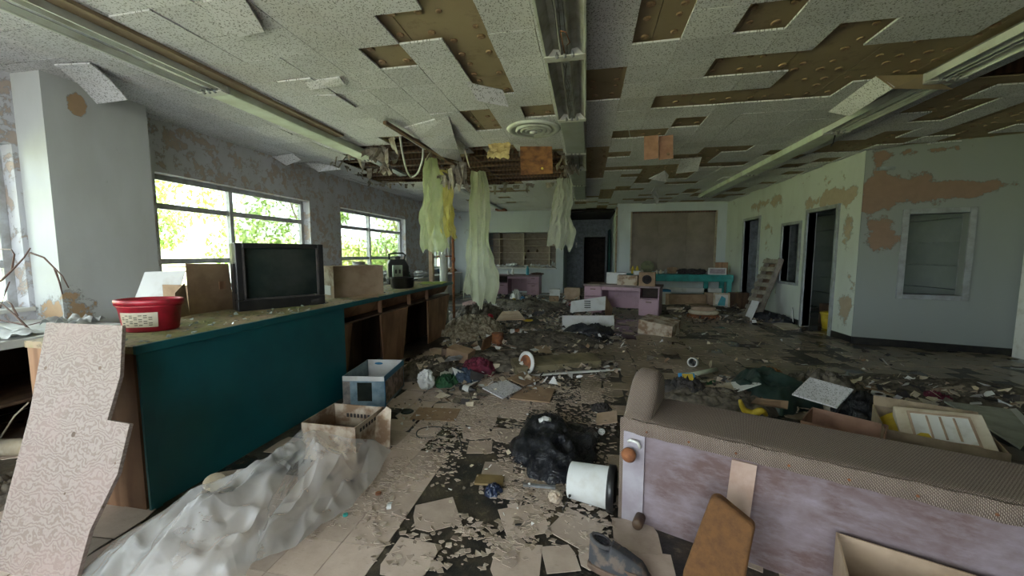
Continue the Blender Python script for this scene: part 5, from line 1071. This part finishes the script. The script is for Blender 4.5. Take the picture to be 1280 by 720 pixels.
flat([(550, 470), (551, 460), (566, 460), (566, 469)], m_paper, 'paper_sheet', 'white sheet standing in the debris left of the red cloth', 'paper', z=.06)
heap_at('red_cloth', 'maroon cloth lying in folds behind the slate-blue cloth', 'cloth', m_redc, 598, 465, 48, .5, .16, 51, 3)
heap_at('blue_cloth', 'slate-blue cloth in the debris between the red and green cloths', 'cloth', m_bluec, 580, 474, 44, .35, .12, 52, 3)
heap_at('green_cloth', 'green cloth bunched in the debris beside the white paper bag', 'cloth', m_greenc, 558, 480, 30, .3, .10, 53, 3)
q = at(533, 487); one(crumple(14, .10, .09, .12, .3, 1.6, 4), 'paper_bag', 'crumpled white paper bag standing right of the printed carton', 'bag', m_paper, (q.x, q.y, .11))
q = at(585, 490); t = thing('bottle', 'dark bottle with white label lying in front of the blue cloth', 'bottle', M=Matrix.Translation((q.x, q.y, .035)) @ Euler((0, rad(90), -.25)).to_matrix().to_4x4()); child(MB().lathe([(0, -.09), (.034, -.09), (.036, -.08), (.036, .04), (.014, .07), (.014, .10), (0, .10)], 18), 'glass', m_black, t, smooth=True); child(MB().lathe([(.037, -.05), (.037, .025)], 18), 'label_band', m_paper, t)
# white cone with brown disc (lamp base-like)
q = at(655, 470); t = thing('lamp_base', 'round brown and white disc with a white stem lying on its side in the debris', 'lamp base', M=Matrix.Translation((q.x + .02, q.y + .08, .14)) @ Euler((rad(80), rad(0), -.7)).to_matrix().to_4x4())
child(MB().lathe([(0, -.01), (.11, -.01), (.14, .0), (.14, .012), (.12, .018), (0, .02)], 28), 'rim', m_paper, t, smooth=True); child(MB().lathe([(.0, .024), (.09, .022), (.1, .016)], 24), 'face', m_rust, t, smooth=True, label='rust-brown face'); child(MB().tube([(-.03, -.02, .02), (-.13, -.09, .06)], [.04, .02], 10), 'stem', m_white, t, smooth=True)
# long fallen fixture tray
a, b_ = at(642, 462, .05), at(745, 453, .05); t = thing('fallen_tray', 'long khaki metal tray fallen across the floor behind the sofa arm', 'tray', tuple((a + b_) / 2)); d = (b_ - a).normalized(); n_ = Vector((-d.y, d.x, 0)); m_kh = simple('khaki_tray', (.20, .17, .10), (.1, .085, .05), .5)
child(MB().prism([a - n_ * .13 + Vector((0, 0, -.03)), a + n_ * .12 + Vector((0, 0, -.03)), a + n_ * .15 + Vector((0, 0, .10)), a + n_ * .12 + Vector((0, 0, .10)), a - n_ * .13 + Vector((0, 0, .06))], b_ - a), 'tray', m_kh, t, wo=True); child(MB().beam(a - n_ * .2 + Vector((0, 0, -.02)), b_ - n_ * .2 + Vector((.2, 0, -.02)), .03, .02), 'edge_strip', m_lgrey, t, wo=True)
# rusty can, red flower, yellow box
q = at(622, 434); t = thing('rusty_can', 'rusty brown tin can standing open in the debris', 'can', (q.x, q.y, 0.02)); child(MB().lathe([(.09, 0), (.09, .2), (.085, .2), (.084, .02), (0, .02)], 22), 'body', m_rust, t, smooth=True); child(MB().lathe([(.093, .19), (.094, .205), (.086, .205)], 22), 'rim', m_rust, t, smooth=True)
q = at(612, 403); one(crumple(25, .10, .08, .10, .6, 3, 3), 'red_rag', 'bright red rag on the rubble heap left of the tan board', 'rag', m_red, (q.x, q.y, .10))
q = at(652, 405); one(crumple(26, .12, .06, .03, .5, 3, 3), 'yellow_scrap', 'yellow wrapper on the debris right of the tan board', 'wrapper', m_yel, (q.x + .15, q.y - .1, .1))
q = at(645, 420); t = thing('small_tin', 'small white and brown tin lying right of the rusty can', 'tin', M=Matrix.Translation((q.x, q.y, .07)) @ Euler((0, rad(90), .3)).to_matrix().to_4x4()); child(MB().lathe([(.0, -.1), (.06, -.1), (.06, .1), (0, .1)], 18), 'body', m_paper, t, smooth=True); child(MB().lathe([(.062, -.03), (.062, .06)], 18), 'wrapper', m_rust, t)
# blue wrapper & white plastic by the far desk
heap_at('plastic_bag', 'white plastic bag in front of the far pink desk', 'bag', m_paper, 645, 375, 16, .5, .3, 61, 2.2, .6); heap_at('blue_bag', 'small bright blue wrapper beside the white bag by the far desk', 'wrapper', m_blue, 653, 376, 7, .2, .14, 62); heap_at('yellow_bag', 'yellow wrapper left of the blue one by the far desk', 'wrapper', m_yel, 642, 377, 8, .2, .1, 63)
def bx(px, py, w_, d_, h_, rz, lab, mt=m_cardw, flaps=(), closed=True, tilt=(0, 0), z=0, name='cardboard_box'):
    q = at(px, py); return carton(name, lab, (q.x, q.y + d_ / 2, z), rz, w_, d_, h_, mt, flaps, closed=closed, tilt=tilt)
bx(693, 374, .34, .3, .32, .05, 'white and blue box standing left of the plain carton by the low wall', m_paper); bx(715, 374, .5, .35, .36, -.05, 'pale carton on the floor left of the middle pink desk', m_card2); bx(692, 377, .3, .2, .16, .1, 'small brown box in front of the white and blue box', m_card)
q = at(681, 382); one(MB().lathe([(.055, 0), (.07, .17), (.065, .17), (.05, .01), (0, .01)], 16), 'paper_cup', 'white paper cup standing on the wet floor before the far desk', 'cup', m_paper, (q.x, q.y, 0), smooth=True)
heap_at('red_wrapper', 'red and white wrapper on the floor by the middle desk', 'wrapper', m_red, 716, 381, 24, .25, .07, 66)
# open carton with white panel and black cloth (centre)
q0, q1 = at(703, 413), at(768, 413); one(MB().box(0, 0, 0, (q1 - q0).length, .02, .285, T(0, 0, 0, 0, rad(-12))), 'white_board', 'long white panel standing on edge in front of the middle desk', 'panel', m_paper, (q0.x, q0.y, .0), math.atan2(q1.y - q0.y, q1.x - q0.x))
a = at(713, 400); t = thing('carton_lid', 'white carton lid with barcode-like marks tilted behind the long white panel', 'carton', (a.x + .38, a.y + .28, 0), .06); child(MB().prism([(-.40, 0, .13), (.38, 0, .20), (.40, .12, .50), (-.38, .12, .37)], (0, .012, 0)), 'lid', m_paper, t); child(MB().prism([(.38, 0, .0), (.38, 0, .20), (.40, .12, .50), (.58, .3, .2), (.55, .3, 0)], (.01, .01, 0)), 'side', m_card, t)
mk = MB()
for k in range(4): mk.box(-.08, -.004 + .02 * k + .021, .24 + .045 * k, .06, .0 + .02 * k + .021, .26 + .045 * k)
child(mk, 'print_mark', m_cloth, t)
heap_at('black_cloth', 'black cloth slumped in front of the long white panel', 'cloth', m_bag, 738, 418, 58, .4, .2, 71, 1.5, .45)
bx(826, 420, .60, .45, .26, -.5, 'water-stained crushed carton on the wet floor right of the middle desk', m_cardw, tilt=(.12, .1))
q = at(882, 399); t = thing('cushion_stack', 'striped round cushion stack lying on the floor before the workbench', 'cushion', (q.x, q.y + .2, 0))
for k, (r_, z, mt) in enumerate(((.36, .0, m_rust), (.33, .09, m_cream), (.27, .17, m_card2))): child(MB().lathe([(0, z), (r_ * .9, z), (r_, z + .045), (r_ * .9, z + .09), (0, z + .095)], 24, None, 1, .7), 'cushion', mt, t, smooth=True)
t = bx(829, 382, .34, .34, .40, .1, 'white carton with a blue lid beside the middle desk', m_paper); child(MB().box(-.18, -.18, .395, .18, .18, .45), 'lid', m_blue, t, label='blue lid')
q = at(905, 387); t = thing('framed_picture', 'small framed picture with a blue figure leaning under the right end of the workbench', 'picture', (q.x, q.y + .2, 0), -.12); child(MB().box(-.2, 0, 0, .2, .03, .42, T(0, 0, 0, 0, rad(-8))), 'frame', m_cream, t, b=.004); child(MB().box(-.15, -.006, .05, .15, .0, .37, T(0, 0, 0, 0, rad(-8))), 'mount', m_white, t); child(MB().prism([(-.1, -.012, .08), (.08, -.012, .08), (.1, -.012, .28), (.0, -.012, .34), (-.06, -.012, .2)], (0, .004, 0), T(0, 0, 0, 0, rad(-8))), 'blue_figure', m_cyan, t)
for px, py, w_, d_, h_, rz, lab, mt in ((858, 384, 1.0, .35, .34, .1, 'long low brown carton under the workbench', m_card), (893, 384, .45, .3, .38, -.2, 'brown carton under the right part of the workbench', m_card2), (925, 386, .4, .3, .42, .3, 'dark brown box between the framed picture and the pallet', m_plyd), (873, 388, .5, .3, .14, .3, 'flattened box on the floor in front of the workbench', m_card), (845, 391, .35, .25, .12, -.4, 'small collapsed box at the corner of the middle desk', m_cardw)): bx(px, py, w_, d_, h_, rz, lab, mt)
heap_at('dark_pile', 'low black pile of wet bags along the partition foot by the pallet', 'pile', m_bag, 962, 402, 44, .4, .18, 74, 2, .5, rz=-.5)
one(MB().prism([(0, 0, 0), (.22, 0, 0), (.10, 0, .34)], (0, .01, 0)), 'white_triangle', 'white triangular scrap leaning on the partition beside the doorway', 'scrap', m_paper, (4.27, 9.0, 0), rad(-97))
flat([(965, 405), (985, 402), (1000, 411), (980, 413)], m_cream, 'board', 'pale board on the floor in front of the partition doorway', 'board')
q = at(1022, 414); t = thing('bucket', 'yellow bucket inside the partition doorway', 'bucket', (4.75, q.y + .35, 0)); child(MB().lathe([(.15, 0), (.19, .3), (.18, .3), (.14, .01), (0, .01)], 24), 'body', m_yel, t, smooth=True); child(MB().lathe([(.19, .28), (.2, .3), (.19, .32)], 24), 'rim', m_yel, t, smooth=True)
one(MB().box(-.18, 0, 0, .18, .3, .42), 'dark_box', 'dark red-brown box inside the partition doorway behind the bucket', 'box', m_plyd, (5.05, 8.8, 0))
# ---------------- behind the sofa
q = at(866, 459); t = thing('pipe_fitting', 'short white plastic pipe collar lying on its side behind the sofa', 'pipe', M=Matrix.Translation((q.x, q.y, .065)) @ Euler((rad(80), 0, -.5)).to_matrix().to_4x4()); child(MB().lathe([(.06, -.05), (.06, .05), (.05, .05), (.05, -.05), (.06, -.05)], 22), 'collar', m_paper, t, smooth=True)
a, b_ = at(862, 469, .03), at(895, 462, .03); one(MB().tube([a, b_], .028, 12), 'plastic_tube', 'pale green-white tube lying beside the white pipe collar', 'tube', m_lens, tuple(a), smooth=True, wo=True)
heap_at('black_jacket', 'black bunched garment on the floor behind the sofa top', 'garment', m_cloth, 858, 492, 54, .45, .16, 81, 3); q = at(860, 478, .12); t = thing('yellow_label_bag', 'small packet with yellow and blue label on the black garment', 'packet', (q.x, q.y, .12), .1); child(MB().box(-.08, 0, 0, .08, .04, .10, T(0, 0, 0, 0, rad(-30))), 'packet', m_blue, t, b=.006); child(MB().box(-.05, -.004, .02, .06, .0, .09, T(0, 0, 0, 0, rad(-30))), 'yellow_label', m_yel, t)
heap_at('green_rag', 'small green rag right of the yellow-labelled packet', 'rag', m_greenc, 893, 482, 18, .15, .05, 82)
q = at(915, 492, .05); t = thing('open_folder', 'open white folder lying spread behind the sofa', 'folder', (q.x, q.y, .06), -.1); child(MB().prism([(-.3, -.12, 0), (0, -.14, .05), (.02, .16, .05), (-.24, .12, 0)], (0, 0, .008)), 'left_cover', m_cream, t); child(MB().prism([(0, -.14, .05), (.22, -.10, .14), (.2, .16, .10), (.02, .16, .05)], (0, 0, .008)), 'right_cover', m_paper, t)
q = at(872, 505); one(crumple(27, .05, .04, .04, .3, 2, 3), 'white_rag', 'small white rag at the back edge of the sofa', 'rag', m_paper, (q.x, q.y, .05))
heap_at('tarp_bag', 'large dark green tarpaulin heap behind the sofa', 'tarp', m_dgreen, 962, 497, 76, .95, .26, 84, 1.6, .4); heap_at('pinkish_lump', 'pinkish-brown lump behind the dark green tarpaulin', 'lump', m_hang, 960, 472, 34, .3, .12, 85)
a = at(925, 506, .18); 
pts = [P(925, 500, .3), P(930, 512, .22), P(942, 517, .2), P(952, 513, .25), P(958, 519, .2)]; one(MB().tube(sm(pts, 4), [.012 + .018 * math.sin(k / 16 * 3.1) for k in range(17)], 7), 'yellow_strap', 'bright yellow twisted plastic strip just behind the sofa top', 'strap', m_yel, tuple(pts[0]), smooth=True, wo=True)
flat([(990, 494, .28), (1012, 473, .34), (1067, 488, .32), (1046, 511, .24)], m_tile, 'fallen_tile', 'white perforated ceiling tile lying on the debris behind the sofa', 'ceiling tile', z=.3)
heap_at('rubble_mound', 'dark debris mound under the white tile behind the sofa', 'debris', m_gyp, 1030, 500, 90, .7, .26, 87, 4, .5, stuff=True)
a, b_ = P(992, 505, .34), P(1083, 527, .34); d = b_ - a; t = carton('cardboard_box', 'open reddish-brown cardboard tray below the white tile behind the sofa', ((a.x + b_.x) / 2, (a.y + b_.y) / 2 - .17, .16), math.atan2(d.y, d.x), d.length, .34, .18, simple('red_brown_card', (.33, .19, .13), (.22, .12, .08)), ())
flat([(938, 504, .26), (945, 498, .27), (985, 502, .27), (984, 512, .22)], m_card, 'cardboard_sheet', 'brown cardboard flap left of the reddish tray', 'cardboard', z=.2)
# big open carton with drawer box and yellow sheet
a, b_, c = P(1105, 536, .34), P(1265, 568, .34), P(1126, 500, .34); d = b_ - a; e = c - a; rz = math.atan2(d.y, d.x); dn = Vector((-d.y, d.x, 0)).normalized(); cc = a + d / 2 + dn * .25
t = carton('cardboard_box', 'large open damp carton behind the sofa at right, full of odds and ends', (cc.x, cc.y, .04), rz, d.length, .50, .30, simple('damp_card', (.30, .23, .15), (.18, .13, .08)), (('b', -25, .07),))
ux = d.normalized()
M = Matrix.Translation(a + ux * .30 + dn * .24 + Vector((0, 0, -.13))) @ T(0, 0, 0, rz, rad(28), rad(-6)); t = thing('wooden_box', 'whitewashed wooden box with a carved panel front lying in the large carton', 'box', M=M)
child(MB().box(-.2, -.15, 0, .2, .17, .16), 'body', m_cream, t, b=.006); child(MB().box(-.135, -.105, .16, .135, .12, .166), 'raised_panel', m_white, t, b=.004)
for (x0, y0, x1, y1) in ((-.14, -.11, .14, -.098), (-.14, .115, .14, .127), (-.14, -.1, -.128, .115), (.128, -.1, .14, .115), (-.06, -.08, -.05, .1), (0, -.08, .01, .1), (.06, -.08, .07, .1)): child(MB().box(x0, y0, .164, x1, y1, .172), 'moulding', m_card2, t)
q = a + ux * (d.length - .30) + dn * .22; o = one(MB().grid(lambda u, v: ((u - .5) * .42, (v - .5) * .34, .10 * math.sin(u * 3.14) * (.5 + v) + .015 * fb(u * 5, v * 5)), 14, 10), 'yellow_sheet', 'curved yellow plastic sheet inside the large carton, right end', 'sheet', m_yel, (q.x, q.y, .25), rz, smooth=True)
one(crumple(31, .22, .12, .09, .5, 2.5, 4), 'brown_bag', 'brown crumpled bag filling the right end of the large carton', 'bag', m_plyd, (q.x - .0, q.y - .12, .20), rz)
flat([(1180, 503, .22), (1262, 513, .22), (1290, 545, .22), (1275, 562, .22), (1196, 512, .24)], simple('sage_board', (.40, .42, .36), (.28, .29, .24)), 'board', 'pale sage board lying behind the large carton, its left part', 'board', z=.2)
flat([(1235, 515, .16), (1270, 512, .16), (1300, 540, .16), (1300, 560, .16)], m_paper, 'board', 'second pale board under the sage board at the right edge', 'board', z=.1)
q = at(1099, 498); t = thing('small_bottle', 'small white bottle lying behind the reddish tray', 'bottle', M=Matrix.Translation((q.x, q.y, .04)) @ Euler((rad(90), 0, .6)).to_matrix().to_4x4()); child(MB().lathe([(0, -.06), (.028, -.06), (.03, .03), (.014, .05), (.014, .07), (0, .07)], 16), 'body', m_paper, t, smooth=True); child(MB().lathe([(.016, .055), (.016, .075), (0, .076)], 12), 'cap', m_black, t)
flat([(1043, 470), (1090, 483), (1118, 495), (1060, 480)], m_card, 'board', 'thin tan board on the floor left of the small white bottle', 'board', z=.05)
flat([(1160, 487, .08), (1205, 482, .1), (1212, 490, .06), (1168, 498, .05)], m_cardw, 'board', 'damp plank lying behind the large carton', 'board')
heap_at('maroon_rag', 'maroon rag behind the large carton', 'rag', m_redc, 1170, 503, 28, .25, .10, 88)
heap_at('black_bag', 'black bag in the shadow left of the large carton', 'bag', m_bag, 1078, 522, 60, .5, .2, 89)
# ---------------- rubble beside the column
RB = [(592, 415, 80, 1.5, .28, m_rubw, 91, 'pale plaster rubble heap at the foot of the pipe column'), (598, 398, 70, 1.6, .3, m_gyp, 92, 'grey debris heap behind the pale rubble'), (680, 428, 150, 1.4, .12, m_gyp, 93, 'dark debris spread between the counter and the middle desk'), (640, 455, 190, .8, .14, m_gyp, 94, 'low debris ridge across the floor behind the cloths'), (655, 385, 110, 1.8, .2, m_gyp, 95, 'debris drift in front of the far pink desk'), (860, 388, 120, 1.2, .12, m_gyp, 96, 'debris drift in front of the workbench'), (540, 462, 80, 1.0, .14, m_gyp, 97, 'debris at the foot of the open counter front'), (900, 505, 150, .5, .13, m_gyp, 98, 'dark debris strip behind the sofa top'), (1190, 492, 200, 1.0, .10, m_gyp, 99, 'debris drift on the right behind the large carton'), (735, 368, 40, .9, .2, m_gyp, 100, 'debris heap at the mouth of the corridor')]
for px, py, wpx, d_, h_, mt, sd_, lab in RB: heap_at('rubble_pile', lab, 'debris', mt, px, py, wpx, d_, h_, sd_, 5, .6, stuff=True)
# loose litter, uncountable scraps in three colours
LR = random.Random(77); lit = {m_paper: MB(), m_cardw: MB(), m_cloth: MB(), m_cream: MB(), m_gyp: MB()}
LZ = [([(530, 480), (600, 385), (760, 395), (790, 440), (770, 470), (560, 520)], 1500, .01, .07), ([(590, 372), (790, 362), (820, 400), (600, 400)], 600, .02, .09), ([(800, 380), (940, 380), (990, 405), (800, 412)], 500, .02, .08), ([(820, 480), (1290, 480), (1290, 560), (1000, 520)], 800, .01, .07), ([(540, 390), (620, 390), (640, 440), (560, 450)], 700, .015, .07), ([(780, 410), (1250, 450), (1280, 480), (790, 460)], 120, .01, .05), ([(480, 500), (770, 470), (765, 640), (600, 700)], 260, .006, .02)]
for poly, cnt, s0, s1 in LZ:
    wp = [(P(*q).x, P(*q).y) for q in poly]; x0, x1, y0, y1 = min(q[0] for q in wp), max(q[0] for q in wp), min(q[1] for q in wp), max(q[1] for q in wp); k = 0; tr = 0
    while k < cnt and tr < cnt * 20:
        tr += 1; x, y = LR.uniform(x0, x1), LR.uniform(y0, y1)
        if not inpoly(x, y, wp) or (x < -2.3 and y < 6.7) or x > 4.15 or y > 12.8: continue
        if fb(x * 1.6, y * 1.6, 2, 3) + LR.uniform(-.3, .5) < 0: continue
        m = LR.choices((m_paper, m_cardw, m_cloth, m_cream, m_gyp), (3, 3, 4, 3, 5))[0]; s_ = LR.uniform(s0, s1) * (1.8 if LR.random() < .07 else 1)
        shard(lit[m], x, y, LR.uniform(.02, .10 if y > 4 else .03), s_, LR, .55, .003); k += 1
allm = MB(); idx = []
for mi, (m, mb) in enumerate(lit.items()): idx += [mi] * len(mb.f); allm.add(mb.v, mb.f)
o = one(allm, 'litter_scraps', 'small scraps of paper, card and wet board scattered over the whole floor', 'litter', None, (0, 5, 0), wo=True); o['kind'] = 'stuff'
for m in lit: o.data.materials.append(m)
o.data.polygons.foreach_set('material_index', idx)
# countable larger boxes and boards in the debris
for k, (px, py, w_, d_, h_, rz, lab, mt, tl) in enumerate(((572, 458, .32, .2, .22, -.2, 'brown carton in the debris between counter and rubble, right-hand one', m_card, (.1, .15)), (559, 456, .2, .15, .2, .1, 'dark carton in the debris against the counter foot', m_plyd, (0, .1)), (590, 392, .45, .4, .25, .6, 'pinkish-brown box leaning on the rubble under the long plastic sheet', simple('pink_brown_box', (.36, .24, .21), (.22, .14, .12)), (.3, -.2)), (626, 388, .5, .3, .1, .5, 'grey-white bag-like box in the debris before the far desk', m_paper, (.1, .2)), (545, 452, .25, .2, .12, .5, 'small crushed box at the foot of the last counter upright', m_card2, (.2, .1)), (640, 388, .4, .3, .08, -.6, 'flattened pale box near the white cup', m_cardw, (.1, 0)), (672, 470 - 20, .3, .1, .05, .3, 'narrow crushed carton lying along the khaki tray', m_card, (.1, 0)))): bx(px, py, w_, d_, h_, rz, lab, mt, tilt=tl)
for k, (pts, mt, lab) in enumerate(([[(668, 434, .06), (683, 432, .07), (690, 441, .05), (678, 446, .05)], m_card2, 'tan splintered board left of the dark wet patch'], [[(560, 447, .16), (580, 444, .15), (576, 450, .12), (556, 452, .12)], m_metal, 'grey strip of metal lying on the debris by the counter foot'], [[(604, 425, .22), (616, 417, .20), (612, 434, .05), (600, 440, .05)], m_ply, 'curled brown board leaning on the rusty can'], [[(600, 440), (640, 437), (660, 443), (615, 447)], m_cardw, 'damp flattened card in the debris behind the maroon cloth'], [[(520, 455, .12), (552, 447, .14), (556, 452, .12), (524, 462, .1)], m_cardw, 'muddy board at the counter foot behind the printed carton'])): flat(pts, mt, 'board', lab, 'board', z=.08)
# ---------------- left corner and window bench clutter
q = P(10, 600, 0); t = thing('rolled_mat', 'rolled pale mat on the floor at the left edge under the shelf', 'roll', (q.x - .3, q.y + .25, 0), .2); child(MB().tube([(-.25, 0, .06), (.25, .02, .06)], .06, 14), 'roll', m_cream, t, smooth=True); child(MB().tube([(.1, .01, .06), (.13, .01, .06)], .063, 14), 'band', m_card, t, smooth=True)
heap_at('rubble_pile', 'leafy litter on the floor at the lower left', 'debris', m_gyp, 5, 625, 120, .8, .12, 120, 5, .6, stuff=True)
one(MB().grid(lambda u, v: ((u - .5) * .4, (v - .5) * .3, .01 + .05 * abs(fb(u * 3, v * 3, 5))), 12, 10), 'white_cloth', 'pale crumpled cloth on the low shelf under the nearest window', 'cloth', m_paper, (-4.25, 2.0, .842), .3, smooth=True)
one(MB().grid(lambda u, v: ((u - .5) * .3, (v - .5) * .25, .01 + .09 * abs(fb(u * 3, v * 3, 9))), 12, 10), 'plastic_bag', 'white plastic bag crumpled at the foot of the grey pillar', 'bag', m_paper, (-4.4, 2.5, .842), .3, smooth=True)
q0, q1, q2 = P(-5, 650, .02), P(20, 500, .6), P(38, 500, .6); one(MB().tube([PY(0, 548, 1.9), PY(18, 520, 1.95), PY(36, 503, 2.0)], .006, 6), 'bent_rod', 'thin pale rod leaning in the dark under the shelf at the left edge', 'rod', m_cream, tuple(PY(0, 548, 1.9)), smooth=True, wo=True)
t = thing('dead_branch', 'bare dead vine twigs growing in through the nearest window', 'branch', tuple(PY(30, 410, 2.25))); tw = [[(38, 413), (20, 395), (5, 382), (-10, 370)], [(0, 352), (15, 338), (30, 322), (38, 310)], [(38, 316), (55, 322), (68, 335), (78, 345), (86, 360)], [(0, 400), (20, 404), (34, 407), (50, 403)], [(22, 395), (14, 380), (8, 376)], [(68, 335), (74, 352), (78, 368)], [(15, 338), (18, 318), (14, 312), (-2, 311)], [(0, 385), (8, 362), (12, 352)]]
for k, w_ in enumerate(tw):
    pts = [PY(x, y, 2.25 + .03 * k + .02 * i) for i, (x, y) in enumerate(w_)]; child(MB().tube(pts, [.008 * (1 - .6 * i / len(pts)) for i in range(len(pts))], 5), 'twig', simple('twig_bark', (.16, .09, .07), (.09, .05, .04)), t, smooth=True, wo=True)
WB = random.Random(5)
names = ['crumpled paper', 'grey bag', 'green cloth', 'white wrapper', 'blue cloth', 'brown lump']; mts = [m_paper, m_lgrey, m_greenc, m_paper, m_bluec, m_card]
spots = ['level with the metal pitcher', 'left of the black case', 'just beyond the black case', 'behind the hanging plastic', 'under the fourth window', 'nearest the far corner', 'behind the television', 'behind the pale cardboard box', 'under the third window middle']
for k, y in enumerate((7.6, 8.6, 9.6, 10.6, 12.4, 13.3, 4.6, 6.6, 8.1)): one(crumple(k + 50, WB.uniform(.16, .26), WB.uniform(.2, .35), WB.uniform(.09, .16), .5, 2.2, 3), names[k % 6].replace(' ', '_'), names[k % 6] + ' heaped on the window bench ' + spots[k], 'clutter', mts[k % 6], (-4.86, y, .88))
